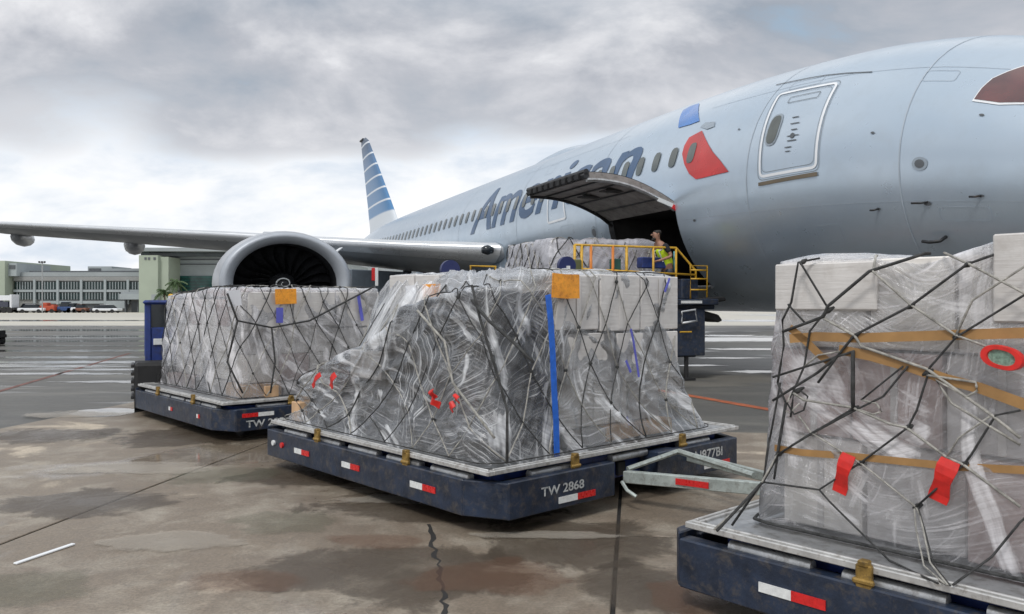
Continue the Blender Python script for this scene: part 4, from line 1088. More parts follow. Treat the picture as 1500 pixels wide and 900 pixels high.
for (x0, x1, y0, y1, z0, z1, m) in ((.12, .62, -.42, .18, 1.50, 2.0, M_wrapc), (.64, 1.10, -.42, .18, 1.50, 2.0, M_wrapc), (1.12, 1.545, -.72, -.20, 1.52, 1.985, M_wrapc), (1.12, 1.55, -.18, .36, 1.50, 2.0, M_wrapc), (1.12, 1.545, .38, .94, 1.50, 2.0, M_wrapc),
        (1.10, 1.54, -.60, .02, 1.06, 1.49, M_wrapc), (1.10, 1.545, .04, .94, 1.04, 1.48, M_wrapc), (-.72, -.30, -.86, .0, 1.50, 2.03, M_wrapc), (-.28, .10, -.85, .0, 1.42, 2.02, M_wrapc), (-.28, .10, .02, .93, 1.50, 1.99, M_wrapc), (-.70, -.30, .02, .93, 1.45, 1.99, M_wrapc),
        (.12, .62, .2, .94, 1.52, 2.0, M_wrapc), (.64, 1.10, .2, .94, 1.52, 1.995, M_wrapc)):
    carton(tC, ((x0 + x1) / 2, (y0 + y1) / 2, (z0 + z1) / 2), (x1 - x0, y1 - y0, z1 - z0), m, 0)
for y in (-.46, .09, .66): MB().box((1.552, y, 1.75), (.004, .05, .46)).build('carton_tape', M_tape, tC)
wC.build('plastic_wrap', M_filmC, tC, du=.026, nv=64)
# loose white sheet bunched over the shoulder of the load
nC = net(tC, wC, 27, 6, 1.42, .0060, 11, .38, j=.15)
XR = 1.64; YN = -1.52
ribbon(tC, FC, [(796, 432), (797, 440), (800, 470), (803, 520), (805, 570), (808, 620), (809, 668)], 0, XR, .062, M_bluestrap, 'blue_strap', .05)
for (q0, q1, w_) in (((800, 412), (842, 408), .20),):
    ribbon(tC, FC, [(802, 418), (822, 420), (842, 420)], 0, 1.56, .20, M_orange, 'orange_sheet', .05)
ribbon(tC, FC, [(622, 430), (648, 429)], 1, -.865, .17, M_orange, 'orange_sheet', .02)
ribbon(tC, FC, [(597, 430), (612, 429)], 1, -.865, .15, M_paper, 'label_sheet', .02)
ribbon(tC, FC, [(606, 472), (610, 503)], 1, -1.05, .17, M_paper, 'document_pouch', .10)
red_tag(tC, FC, 500, 548, 491, 567, 1, YN, .06); red_tag(tC, FC, 478, 548, 464, 566, 1, YN, .045)
for (x0, y0, x1, y1) in ((643, 570, 646, 583), (643, 584, 653, 594), (681, 578, 678, 588), (676, 590, 669, 600)):
    red_tag(tC, FC, x0, y0, x1, y1, 1, YN, .055, .07, 'red_clip')
for pl in ([(918, 482), (922, 500), (925, 520), (930, 552)], [(911, 528), (918, 545)], [(975, 408), (968, 428)], [(912, 610), (916, 622)]):
    ribbon(tC, FC, pl, 0, XR - .06, .025, M_bluetape, 'violet_mark', .045)
for pl, m_, r_ in (([(700, 418), (713, 470), (735, 540), (752, 600), (760, 676)], M_cordd, .011), ([(620, 455), (660, 500), (672, 560), (735, 640)], M_cordl, .010),
               ([(700, 440), (725, 470), (760, 500), (790, 530)], M_cordd, .012)):
    cordpx(tC, FC, pl, 1, YN, r_, m_, nC, .06)
drop(None, tC)

# --- left load
def h_left(x, y): return 1.84 + .08 * sstep(x, -1.2, .3) + .02 * noise.noise(Vector((x * 2, y * 2, 1)))
tL = load_root(FL, 'boxy netted cargo load with an orange sheet on top, standing on the left dolly')
pallet(tL, 1.60, 1.65)
wL = Wrap((-1.50, 1.46, -1.38, 1.12), (-1.40, 1.38, -1.28, .72), h_left, seed=21.7, bulge=.02, amp=.022, rad=.06)
stack(tL, -1.30, 1.26, -1.18, .62, .70, 1.80, 5, 4, 3, [M_carton_w, M_carton_w, M_carton_g, M_carton_p], 9)
stack(tL, -1.38, 1.34, -1.28, .95, .515, .69, 5, 4, 1, [M_carton_t, M_carton_g, M_bulk, M_carton_p], 10)
for (y0, y1, z0, z1, m) in ((-1.24, -.62, 1.40, 1.89, M_wrapc), (-.60, .02, 1.44, 1.90, M_wrapc), (.04, .73, 1.42, 1.905, M_wrapc), (.04, .72, .98, 1.40, M_wrapc)):
    carton(tL, (1.13, (y0 + y1) / 2, (z0 + z1) / 2), (.56, y1 - y0, z1 - z0), m, 0)
wL.build('plastic_wrap', film_material('clear_film_left_load', .10, (.92, .91, .94), .3, 7.0, .16, .55), tL)
nL = net(tL, wL, 28, 6, 1.35, .0064, 17, .15, j=.15)
ribbon(tL, FL, [(400, 435), (431, 434)], 0, 1.40, .20, M_orange, 'orange_sheet', .06)
ribbon(tL, FL, [(330, 438), (350, 436)], 0, 1.40, .20, M_paper, 'label_sheet', .06)
ribbon(tL, FL, [(402, 462), (412, 462)], 0, 1.40, .2, M_bluetape, 'violet_mark', .05)
ribbon(tL, FL, [(522, 432), (528, 470)], 0, 1.40, .05, M_bluetape, 'violet_mark', .05)
MB().box((1.47, -.95, .60), (.05, .18, .14)).build('kraft_block', M_carton_t, tL)
for pl in ([(330, 430), (345, 470), (395, 480), (450, 470), (545, 420)], [(345, 470), (330, 530), (350, 575)], [(395, 480), (400, 530), (390, 575)]):
    cordpx(tL, FL, pl, 0, 1.44, .013, M_cordd, nL, .06)
drop(None, tL)

# --- right load
tR = load_root(FRI, 'tall foreground cargo load with tan straps, cut by the right edge')
pallet(tR, 1.765, 1.65)
def h_right(x, y): return 1.955 + .10 * sstep(x, -.7, -.2) + .025 * math.sin(x * 5 + 1) - .06 * sstep(x, -1.0, -.8) * (1 - sstep(x, -.75, -.55)) * 0
wR = Wrap((-1.50, 1.62, -1.37, 1.45), (-1.40, 1.55, -1.28, 1.38), h_right, seed=40.2, bulge=.02, amp=.018, rad=.05)
rd = random.Random(5)
rows_ = [(.52, 1.02), (1.03, 1.50), (1.51, 1.98)]
for k, (za, zb) in enumerate(rows_):
    x = -1.40; i = 0
    ws = ([.46, .50, .44, .52, .5, .5], [.40, .46, .50, .46, .52, .5], [.50, .42, .58, .50, .46, .44])[k]
    for w_ in ws:
        if x + w_ > 1.55: w_ = 1.55 - x
        if w_ < .1: break
        m = ([M_carton_w, M_carton_g, M_carton_p, M_carton_g, M_bulk], [M_carton_p, M_carton_p, M_carton_g, M_carton_p, M_carton_w], [M_carton_w, M_carton_w, M_carton_w, M_carton_p, M_carton_w])[k][i % 5]
        setb = rd.uniform(0, .05) if k < 2 else .0
        carton(tR, (x + w_ / 2, -1.27 + .25 + setb, (za + zb) / 2), (w_ - .02, .50, zb - za - .008), m, rd.uniform(-.02, .02))
        if rd.random() < .8: MB().box((x + w_ / 2, -1.27 + setb - .004, (za + zb) / 2), (.035, .004, zb - za - .02)).build('carton_tape', M_tape, tR)
        x += w_; i += 1
stack(tR, -1.36, 1.5, -.72, 1.3, .52, 1.98, 6, 4, 3, [M_carton_w, M_carton_g], 31)
for (x0, x1, z0, z1, m) in ((-1.405, -.84, 1.71, 1.965, M_wrapc), (-.31, .30, 1.66, 2.065, M_wrapc), (.32, .95, 1.66, 2.07, M_wrapc)):
    carton(tR, ((x0 + x1) / 2, -1.03, (z0 + z1) / 2), (x1 - x0, .56, z1 - z0), m, 0)
wR.build('plastic_wrap', film_material('clear_film_right_load', .06, (.92, .91, .94), .28, 13.0, .18, .62), tR)
nR = MB().tube([wR.P(i / 120, .012, .03) for i in range(121)], .009, 6, cap=False).build('cargo_net', M_cordd, tR, smooth=True)
YR = -1.325
D_, L_ = M_cordd, M_cordl
for m_, r_, pl in (
 (D_, .010, [(1198,372),(1176,385),(1166,443),(1153,469),(1155,507),(1146,560)]),
 (D_, .009, [(1179,385),(1218,449)]),
 (D_, .014, [(1360,364),(1355,369),(1280,398),(1219,449),(1213,464),(1153,486)]),
 (D_, .011, [(1475,340),(1467,349),(1422,388),(1339,449),(1258,491),(1239,514),(1205,560)]),
 (L_, .010, [(1378,356),(1380,362),(1426,388),(1500,427),(1540,450)]),
 (L_, .010, [(1281,366),(1282,372),(1285,398),(1339,446),(1406,491),(1458,510)]),
 (D_, .009, [(1540,412),(1500,436),(1406,494),(1367,539),(1364,552),(1349,600),(1336,625),(1266,677),(1208,715),(1126,704)]),
 (L_, .012, [(1214,467),(1258,491),(1268,507),(1364,540),(1458,607),(1500,640)]),
 (D_, .011, [(1258,514),(1139,552)]), (D_, .016, [(1256,514),(1256,600)]), (D_, .012, [(1235,520),(1205,545),(1139,586)]),
 (L_, .011, [(1169,575),(1184,585),(1255,596),(1310,620),(1334,625),(1392,668),(1417,679),(1500,740)]),
 (D_, .009, [(1255,598),(1219,620),(1194,634),(1145,665)]),
 (L_, .010, [(1364,549),(1435,559),(1437,572),(1422,580),(1377,556),(1400,590),(1500,650)]),
 (D_, .008, [(1329,536),(1268,585)]), (D_, .009, [(1214,459),(1193,485),(1185,536),(1170,570),(1165,610)]), (D_, .009, [(1161,446),(1185,472)]),
 (L_, .008, [(1176,607),(1194,632),(1241,661),(1270,679),(1349,740)]),
 (D_, .009, [(1336,536),(1300,580),(1259,600),(1196,634),(1150,662)]),
 (D_, .009, [(1500,600),(1464,607),(1428,665),(1417,679),(1349,740)]),
 (L_, .008, [(1349,740),(1356,751),(1378,816),(1388,857,1)]), (D_, .007, [(1352,740),(1364,770),(1384,820),(1392,858,1)]), (L_, .007, [(1347,742),(1352,770),(1370,820),(1383,855,1)]),
 (D_, .008, [(1208,715),(1226,733),(1320,812),(1374,855,1)]), (D_, .009, [(1520,745),(1500,762),(1464,809),(1396,857,1)]),
 (D_, .013, [(1158,590),(1145,668),(1126,704),(1050,778,1)]), (D_, .011, [(1134,640),(1127,701),(1072,770,1)]), (L_, .010, [(1147,662),(1118,720),(1046,776,1)]), (D_, .009, [(1150,560),(1134,645)]),
 (D_, .008, [(1170,570),(1160,590),(1170,606),(1184,600),(1190,580),(1180,572)]), (L_, .007, [(1166,575),(1156,600),(1164,604),(1178,590)]),
 (L_, .008, [(1268,585),(1290,590),(1298,602),(1285,606),(1262,598)]), (D_, .010, [(1146,560),(1158,590),(1150,640),(1142,700)]),
 (L_, .008, [(1185,536),(1205,520),(1239,514)]), (L_, .008, [(1458,607),(1410,640),(1392,668)]), (L_, .009, [(1540,360),(1500,395),(1430,440),(1406,491)]) ):
    cordpx(tR, FRI, pl, 1, YR, r_ * .62, m_, nR, .050, top=1.99)
for x, y, s_ in ((1219, 455, .06), (1258, 492, .05), (1364, 545, .05), (1256, 598, .05), (1336, 625, .04), (1417, 679, .04), (1349, 740, .045), (1422, 388, .035), (1339, 449, .035), (1406, 492, .035), (1147, 664, .05), (1174, 572, .07), (1182, 384, .04), (1266, 677, .035)):
    p = FRI.face(x, y, 1, YR) + Vector((0, -.038, 0))
    MB().tube([p + Vector((-s_ * .5, 0, -s_ * .3)), p, p + Vector((s_ * .5, 0, s_ * .3))], .02, 8, radii=[.006, .015, .006]).build('net_knot', D_, nR, smooth=True)
def strap(pts, wd, m=M_tanstrap): return ribbon(tR, FRI, pts, 1, YR, wd, m, 'tan_strap', .036)
strap([(1162, 496), (1200, 493), (1260, 495), (1330, 493), (1420, 490), (1560, 486)], .048)
strap([(1234, 512), (1280, 521), (1340, 538), (1390, 555), (1440, 568), (1500, 590), (1560, 612)], .05)
strap([(1140, 655), (1180, 662), (1250, 667), (1330, 675), (1400, 682), (1560, 690)], .036)
strap([(1162, 480), (1186, 500), (1206, 520), (1222, 532)], .04)
red_tag(tR, FRI, 1252, 664, 1235, 720, 1, YR, .07); red_tag(tR, FRI, 1400, 672, 1378, 732, 1, YR, .085)
# oval red tensioner with a green face
c = FRI.face(1477, 523, 1, YR) + Vector((0, -.09, 0)); b = MB(); N = 32; rows_ = []
for rr_, yy in ((1, .03), (1, 0), (.95, -.014), (.66, -.014), (.62, 0)):
    rows_.append([c + Matrix.Rotation(R(14), 3, 'Y') @ Vector((.088 * rr_ * math.copysign(abs(math.cos(2 * math.pi * i / N)) ** .8, math.cos(2 * math.pi * i / N)), yy, .052 * rr_ * math.sin(2 * math.pi * i / N))) for i in range(N)])
b.grid(rows_, True); tb = b.build('red_buckle', M_red, tR, smooth=True, auto=True)
b = MB(); b.add([c + Matrix.Rotation(R(14), 3, 'Y') @ Vector((.060 * math.cos(2 * math.pi * i / N), -.002, .036 * math.sin(2 * math.pi * i / N))) for i in range(N)], [tuple(range(N))]); b.build('buckle_face', mat('green_grey_label', (.18, .28, .22), .5, var=.6, vs=60), tb)
drop(None, tR)
# ================================================================== CARGO LOADER
LA = TH     # its long axis runs across, toward the hull
ld = tag(empty('cargo_loader', W(7.5, 18.0, 0), TH), 'dark blue cargo loader with yellow railings under the open cargo door', 'cargo loader')
def Lq(q, t, z): p = W(q, t, z); return p
def LD(o, par=None): return keepw3(o, par)
INV = Matrix.LocRotScale(W(7.5, 18.0, 0), Matrix.Rotation(TH, 3, 'Z').to_quaternion(), None).inverted()
def keepw3(o, par=None):
    o.parent = par or ld
    if par is None: o.matrix_parent_inverse = INV
    return o
RT = rotz(TH)
def lbox(q0, q1, t0, t1, z0, z1, name, m, bevel=.02, par=None):
    return LD(MB().box(W((q0 + q1) / 2, (t0 + t1) / 2, (z0 + z1) / 2), (abs(q1 - q0), abs(t1 - t0), z1 - z0), RT).build(name, m, bevel=bevel), par)
lbox(3.6, 11.2, 16.5, 19.9, .45, 1.15, 'chassis', M_navy)
lbox(4.6, 10.9, 16.4, 20.0, 1.45, 1.68, 'main_platform', M_dark)
for q in (5.2, 6.6, 8.0, 9.4, 10.6):
    LD(MB().tube([W(q, 16.5, 1.70), W(q, 19.9, 1.70)], .05, 8).build('platform_roller', M_alu))
for q in (5.6, 9.8):
    LD(MB().tube([W(q - 1.0, 16.45, .9), W(q + 1.0, 16.45, 1.5)], .07, 6).build('scissor_arm', M_blue)); LD(MB().tube([W(q + 1.0, 16.42, .9), W(q - 1.0, 16.42, 1.5)], .07, 6).build('scissor_arm', M_blue))
for q in (4.6, 6.0, 9.8):
    for t_ in (16.6, 19.8):
        LD(MB().tube([W(q, t_ - .18, .5), W(q, t_ + .18, .5)], .5, 20).build('loader_wheel', M_black, smooth=True, auto=True))
# operator walkway along the near side with railings
lbox(7.7, 11.5, 15.55, 16.3, 1.60, 1.70, 'walkway', M_navy)
lbox(10.25, 11.05, 15.3, 16.3, .55, 1.62, 'front_pillar', M_navy)
lbox(10.2, 11.35, 15.2, 16.3, 1.70, 1.84, 'bridge_deck', M_navy)
lbox(10.55, 11.0, 15.5, 16.2, 1.84, 2.3, 'control_cabinet', M_navy)
LD(MB().tube([W(10.6, 15.4, .62), W(10.6, 15.4, .02)], .05, 8).build('stabiliser_leg', M_black)); LD(MB().box(W(10.6, 15.4, .03), (.3, .3, .05), RT).build('stabiliser_foot', M_black))
b = MB(); b.extr([W(10.9, 15.4, 1.62), W(11.5, 15.4, 1.48), W(11.62, 15.4, 1.34), W(11.5, 15.4, 1.30), W(10.9, 15.4, 1.42)], DV * .5); LD(b.build('bumper_arm', M_black, bevel=.03))
b = MB(); b.extr([W(10.9, 15.3, 1.86), W(11.6, 15.3, 1.90), W(11.65, 15.3, 1.80), W(10.9, 15.3, 1.70)], DV * .3); LD(b.build('bumper_arm', M_black, bevel=.03))
LD(MB().tube([W(10.35, 15.2, 1.3), W(10.35, 15.2, 1.55), W(10.7, 15.2, 1.6), W(10.75, 15.2, 1.35), W(10.35, 15.2, 1.3)], .025, 6).build('grab_bar', M_white, smooth=True))
LD(MB().tube([W(10.3, 15.2, 1.1), W(10.6, 15.2, 1.1)], .02, 6).build('grab_bar', M_yellow))
LD(MB().box(W(10.6, 15.19, 1.77), (.55, .02, .06), RT).build('pale_plate', M_refw))
M_navyb = mat('deep_blue_paint', (.012, .02, .10), .4)
def rail(pts, r_=.028, m=M_yellow, name='railing_tube'): return LD(MB().tube(pts, r_, 6).build(name, m, smooth=True))
q0, q1 = 7.95, 10.56; T_ = 15.75
rail([W(q0, T_, 3.02), W(q1, T_, 3.02), W(11.1, T_, 2.50), W(11.1, T_, 1.85)])
rail([W(q0, T_, 2.5), W(11.1, T_, 2.40)])
for q in (7.95, 8.12, 8.35, 8.9, 9.25, 9.95, 10.56): rail([W(q, T_, 1.8), W(q, T_, 3.02)], .034 if q < 9.3 else .028, M_yellow if q not in (8.35, 8.9) else mat('orange_rail', (.62, .20, .03), .5), 'railing_post')
rail([W(10.75, T_ - .3, 1.8), W(10.75, T_ - .3, 2.6), W(11.2, T_ - .3, 2.6), W(11.2, T_ - .3, 1.85)], .02)
for q in (5.0, 7.2, 9.2, 10.9): lbox(q - .12, q + .12, 15.6, 16.3, .5, 1.6, 'frame_post', M_navy)
lbox(4.8, 11.0, 15.7, 16.3, .5, .95, 'side_tank', M_navy)
for k in range(3): LD(MB().tube([W(9.4 + .3 * k, 15.6, 1.6), W(9.5 + .3 * k, 15.5, 1.1 - .1 * k), W(10.1 + .2 * k, 15.5, .9), W(10.3, 15.6, 1.3)], .03, 6).build('hydraulic_hose', M_black, smooth=True))
lbox(7.9, 8.1, 15.7, 15.8, 1.9, 2.7, 'control_panel', mat('olive_panel', (.12,.13,.05), .6))
for z in (2.05, 2.3, 2.5): rail([W(10.75, T_ - .3, z), W(11.2, T_ - .3, z)], .02, name='stair_rung')
rail([W(5.6, 15.9, 1.9), W(5.6, 15.9, 2.52), W(6.15, 15.9, 2.52), W(6.15, 15.9, 1.9)], .03); rail([W(5.6, 15.9, 2.2), W(6.15, 15.9, 2.2)], .025)
for q, z in ((7.68, 2.55), (5.05, 2.42)):
    c = W(q, 15.55, z)
    LD(MB().tube([c, c + DV * .12], .20, 24).build('hose_reel', M_navyb, smooth=True, auto=True)); LD(MB().box(c - DV * .03 + Vector((0, 0, -.13)), (.07, .05, .25), RT).build('reel_bracket', M_refw)); LD(MB().tube([c + DV * .06 + Vector((0, 0, -.2)), c + DV * .06 + Vector((0, 0, -.85))], .05, 8).build('reel_stand', M_navy))
lbox(9.75, 10.45, 15.9, 16.15, 2.55, 2.80, 'blue_cowl', M_blue); lbox(9.0, 9.2, 15.9, 16.1, 2.2, 2.75, 'green_panel', mat('green_panel_paint', (.03, .12, .10), .5))
rail([W(10.62, 15.9, 2.35), W(10.62, 15.9, 2.95)], .03, mat('light_blue_tube', (.12, .35, .45), .5))
# netted load riding on the platform
lr = tag(empty('cargo_pallet', W(9.3, 18.1, 1.77), TH), 'silver netted load riding on the loader below the raised door', 'air cargo', 'netted air cargo pallets')
wP = Wrap((-1.50, 1.50, -1.45, 1.45), (-1.42, 1.44, -1.38, 1.38), lambda x, y: 1.42 + .06 * noise.noise(Vector((x * 2, y * 2, 0))), z0=.06, seed=60, bulge=.04, amp=.04)
MB().box((0, 0, .03), (3.1, 3.0, .05)).build('pallet_sheet', M_alu, lr)
wP.build('plastic_wrap', film_material('silver_film', .5, (.62, .62, .68), .9, 31), lr, du=.06, nv=26, nt=12)
stack(lr, -1.3, 1.3, -1.25, 1.25, .08, 1.34, 4, 4, 3, [M_carton_w, M_bulk, M_carton_p], 77)
net(lr, wP, 30, 5, 1.3, .014, 5, .5)

# ================================================================== LOADER OPERATOR (person)
def skin_body(name, verts, edges, radii, m, parent, root=0, sub=2):
    me = bpy.data.meshes.new(name); me.from_pydata([tuple(v) for v in verts], edges, []); me.update()
    o = bpy.data.objects.new(name, me); col.objects.link(o); o.parent = parent
    sk = o.modifiers.new('skin', 'SKIN'); 
    sv = me.skin_vertices[0].data if me.skin_vertices else None
    if sv is None:
        bm = bmesh.new(); bm.from_mesh(me); bm.verts.layers.skin.verify(); bm.to_mesh(me); bm.free(); sv = me.skin_vertices[0].data
    for i, r_ in enumerate(radii): sv[i].radius = (r_, r_) if isinstance(r_, (int, float)) else r_; sv[i].use_root = (i == root)
    ss = o.modifiers.new('sub', 'SUBSURF'); ss.levels = sub; ss.render_levels = sub
    me.materials.append(m)
    dg = bpy.context.evaluated_depsgraph_get(); bpy.context.view_layer.update()
    nm = bpy.data.meshes.new_from_object(o.evaluated_get(bpy.context.evaluated_depsgraph_get()))
    o.modifiers.clear(); o.data = nm; bpy.data.meshes.remove(me)
    if not nm.materials: nm.materials.append(m)
    nm.polygons.foreach_set('use_smooth', [True] * len(nm.polygons)); return o
pr = tag(empty('person', W(10.38, 15.98, 1.70), TH), 'loader operator in a yellow high-visibility vest leaning at the railing', 'person')
# local frame: x toward the hull, y along the hull; the worker faces -x and leans forward
V = []; Ed = []; Ra = []
def vtx(x, y, z, r_, par=None):
    V.append(Vector((x, y, z))); Ra.append(r_)
    if par is not None: Ed.append((par, len(V) - 1))
    return len(V) - 1
pel = vtx(.12, 0, .86, (.15, .12)); wa = vtx(.08, 0, 1.02, (.14, .11), pel); ch = vtx(-.02, 0, 1.22, (.17, .12), wa); up = vtx(-.10, 0, 1.38, (.13, .10), ch); nk = vtx(-.16, 0, 1.47, .055, up); hd0 = vtx(-.20, 0, 1.55, .085, nk); hd1 = vtx(-.215, 0, 1.64, .10, hd0); hd2 = vtx(-.20, 0, 1.71, .07, hd1)
for s_ in (-1, 1):
    sh = vtx(-.08, s_ * .19, 1.37, .062, up); el = vtx(-.02 - .05 * s_, s_ * .27, 1.12, .045, sh); wr_ = vtx(-.26, s_ * .22, 1.02, .028, el)
    pm = vtx(-.33, s_ * .21, 1.01, (.034, .018), wr_)
    for k, (dy, L_) in enumerate(((-.028, .060), (-.010, .072), (.010, .068), (.028, .052))):
        f1 = vtx(-.37, s_ * .21 + dy, 1.005, .010, pm); vtx(-.37 - L_ * .7, s_ * .21 + dy, .985 - .004 * k, .008, f1)
    th_ = vtx(-.30, s_ * .21 - s_ * .038, .995, .011, wr_); vtx(-.335, s_ * .21 - s_ * .055, .98, .009, th_)
    hp = vtx(.10, s_ * .09, .80, .095, pel); kn = vtx(.06, s_ * .11, .47, .062, hp); an = vtx(.12, s_ * .11, .09, .042, kn); vtx(-.02, s_ * .12, .05, .04, an)
body = skin_body('body', V, Ed, Ra, M_skin, pr)
def sub(idx, edges, radii, name, m):
    mp = {k: i for i, k in enumerate(idx)}
    return skin_body(name, [V[i] for i in idx], [(mp[a], mp[b]) for a, b in edges], radii, m, pr)
sub([pel, wa, ch, up], [(pel, wa), (wa, ch), (ch, up)], [(.165, .145), (.165, .14), (.20, .16), (.18, .15)], 'vest', M_vest)
# black shirt sleeves, trousers, hair, boots
legs = [(hp_, kn_, an_) for hp_, kn_, an_ in [(i, i + 1, i + 2) for i in range(len(V)) if False]]
def chain(pts, radii, name, m): return skin_body(name, pts, [(i, i + 1) for i in range(len(pts) - 1)], radii, m, pr)
for s_ in (-1, 1):
    chain([(-.09, s_ * .13, 1.38), (-.08, s_ * .20, 1.36), (-.04 - .03 * s_, s_ * .255, 1.20)], [.075, .078, .064], 'sleeve', M_cloth)
    chain([(.11, s_ * .06, .86), (.10, s_ * .09, .76), (.06, s_ * .11, .47), (.12, s_ * .11, .12)], [.12, .115, .082, .065], 'trouser_leg', M_navy)
    chain([(.13, s_ * .11, .08), (.04, s_ * .12, .055), (-.07, s_ * .12, .045)], [.06, .055, .045], 'boot', M_black)
chain([(-.16, 0, 1.60), (-.185, 0, 1.69), (-.19, 0, 1.74)], [.095, .115, .085], 'hair', M_hair)
for s_ in (-1, 1):
    MB().tube([(-.312, s_ * .035, 1.645), (-.322, s_ * .035, 1.645)], .012, 8).build('eye', M_black, pr); MB().tube([(-.21, s_ * .098, 1.62), (-.205, s_ * .108, 1.66)], .016, 6).build('ear', M_skin, pr)
MB().tube([(-.30, 0, 1.64), (-.345, 0, 1.61), (-.31, 0, 1.60)], .014, 6).build('nose', M_skin, pr, smooth=True)
MB().tube([(-.285, 0, 1.545), (-.25, 0, 1.515)], .055, 10).build('beard', M_hair, pr, smooth=True)
for s_ in (-1, 1): MB().tube([(-.02, s_ * .15, 1.14 + .22), (-.2, s_ * .10, 1.24), (-.10, s_ * .12, 1.0)], .018, 5).build('reflective_band', M_refw, pr)

# ================================================================== TOW TRACTOR behind the left dolly
tt_ = tag(empty('tow_tractor', Vector((-5.74, 14.33, 0)), R(-65.2)), 'blue tow tractor with a tall cab frame behind the left dolly', 'tractor')
def tb_(c, d, name, m, bev=.03): return MB().box(c, d).build(name, m, tt_, bevel=bev)
tb_((-.1, .1, .55), (3.2, 1.6, .5), 'body', M_blue); tb_((1.52, 0, .52), (.62, 1.76, .62), 'rear_bumper', M_black, .05)
for i in range(5): tb_((1.5, -.90, .30 + i * .12), (.55, .05, .05), 'grille_slat', M_dark, .008)
tb_((-1.0, .1, .95), (1.2, 1.4, .4), 'engine_cover', M_blue)
for x in (1.1, -.3):
    for y in (-.68, .72): tb_((x, y, 1.28), (.09, .09, .95), 'cab_post', M_blue, .01)
for y in (-.68, .72): tb_((.4, y, 1.07), (1.3, .05, .56), 'cab_side', M_blue, .01)
tb_((1.1, .02, 1.07), (.05, 1.31, .56), 'cab_rear', M_blue, .01); tb_((.4, .02, 1.76), (1.6, 1.55, .07), 'cab_roof', M_blue); tb_((1.1, .02, 1.54), (.015, 1.31, .38), 'rear_window', M_glass, .003)
tb_((.3, 0, 1.1), (.5, .9, .5), 'seat', M_black); tb_((1.14, -.45, 1.12), (.02, .3, .10), 'white_plate', M_refw, .004); tb_((.8, -.3, 1.85), (.14, .14, .10), 'beacon', M_yellow, .02)
for x in (-1.0, .95):
    for y in (-.75, .75):
        w_ = MB().tube([(x, y - .13, .34), (x, y + .13, .34)], .34, 20).build('wheel', M_black, tt_, smooth=True, auto=True); MB().tube([(x, y - .14, .34), (x, y + .14, .34)], .15, 14).build('rim', M_dark, w_)
# low dark equipment entering at the far left edge
lc = tag(empty('baggage_cart', gnd(-22, 505), R(-30)), 'low dark empty cart at the far left edge of the tarmac', 'cart')
MB().box((-.35, 0, .36), (2.0, 1.1, .14)).build('cart_bed', M_dark, lc, bevel=.02); MB().box((.6, 0, .5), (.10, 1.0, .2)).build('end_board', M_dark, lc, bevel=.02)
for x in (-1, .4):
    for y in (-.45, .45): MB().tube([(x, y - .08, .17), (x, y + .08, .17)], .17, 14).build('wheel', M_black, lc)
# grey service truck glimpsed between engine and load
st = tag(empty('service_truck', pix(531, 470, 33).xy.to_3d(), R(60)), 'grey box truck seen just right of the engine', 'truck')
MB().box((0, 0, 2.0), (3.6, 2.0, 2.1)).build('box_body', mat('slate_box_paint', (.16, .19, .22), .6, var=.15), st, bevel=.03); MB().box((2.5, 0, 1.4), (1.4, 1.9, 1.7)).build('cab', M_carw, st, bevel=.1); MB().box((3.0, 0, 1.75), (.5, 1.7, .7)).build('windscreen', M_glass, st, bevel=.02)
MB().box((0, 0, .75), (4.6, 1.6, .3)).build('frame_rails', M_dark, st)
for x in (-1.2, 2.3):
    for y in (-.9, .9): MB().tube([(x, y - .14, .45), (x, y + .14, .45)], .45, 18).build('wheel', M_black, st)
# red and white marker post by the gear
mp = tag(empty('marker_sign', pix(549, 470, 31).xy.to_3d()), 'narrow red and white sign on a pole beside the landing gear', 'sign')
MB().tube([(0, 0, 0), (0, 0, 2.4)], .04, 8).build('pole', M_alu, mp); MB().box((-.05, -.03, 2.85), (.13, .04, .5)).build('red_panel', M_refr, mp, bevel=.01); MB().box((.08, -.03, 2.75), (.12, .05, .7)).build('white_panel', M_refw, mp, bevel=.01)

# ================================================================== TERMINAL AND APRON EDGE
TY = 150.0; S = TY / F
def tx(px): return (px - 750) * S
def tz(py): return CAMH + (YH - py) * S
def bl(par, x0, x1, y0, y1, d0, d1, name, m, bev=0): 
    return keepw(MB().box(((tx(x0) + tx(x1)) / 2, TY + (d0 + d1) / 2, (tz(y0) + tz(y1)) / 2), (tx(x1) - tx(x0), d1 - d0, abs(tz(y1) - tz(y0)))).build(name, m, bevel=bev), par)
def bloc(px): return (tx(px), TY, 0)
GY = YH + CAMH / S
b1 = tag(empty('concourse_building', bloc(120)), 'long two storey concourse with rows of dark windows under the wing', 'building')
bl(b1, 19, 219, 405, GY, .6, 22, 'wall', M_termc)
bl(b1, 30, 222, 399, 405.2, .2, 23, 'parapet', M_roof); bl(b1, 36, 222, 396.5, 399, 1.5, 20, 'roof_edge', M_line)
bl(b1, 112, 148, 389, 397, 4, 12, 'roof_plant_room', M_termlight); bl(b1, 114, 132, 392, 396, 3.9, 4.0, 'louvre', M_line)
bl(b1, 150, 219, 392.5, 396.5, 3, 14, 'roof_duct', M_roof)
bays = [(20, 48), (52, 81.5), (86.5, 116), (121, 151), (156, 185), (189.5, 218)]
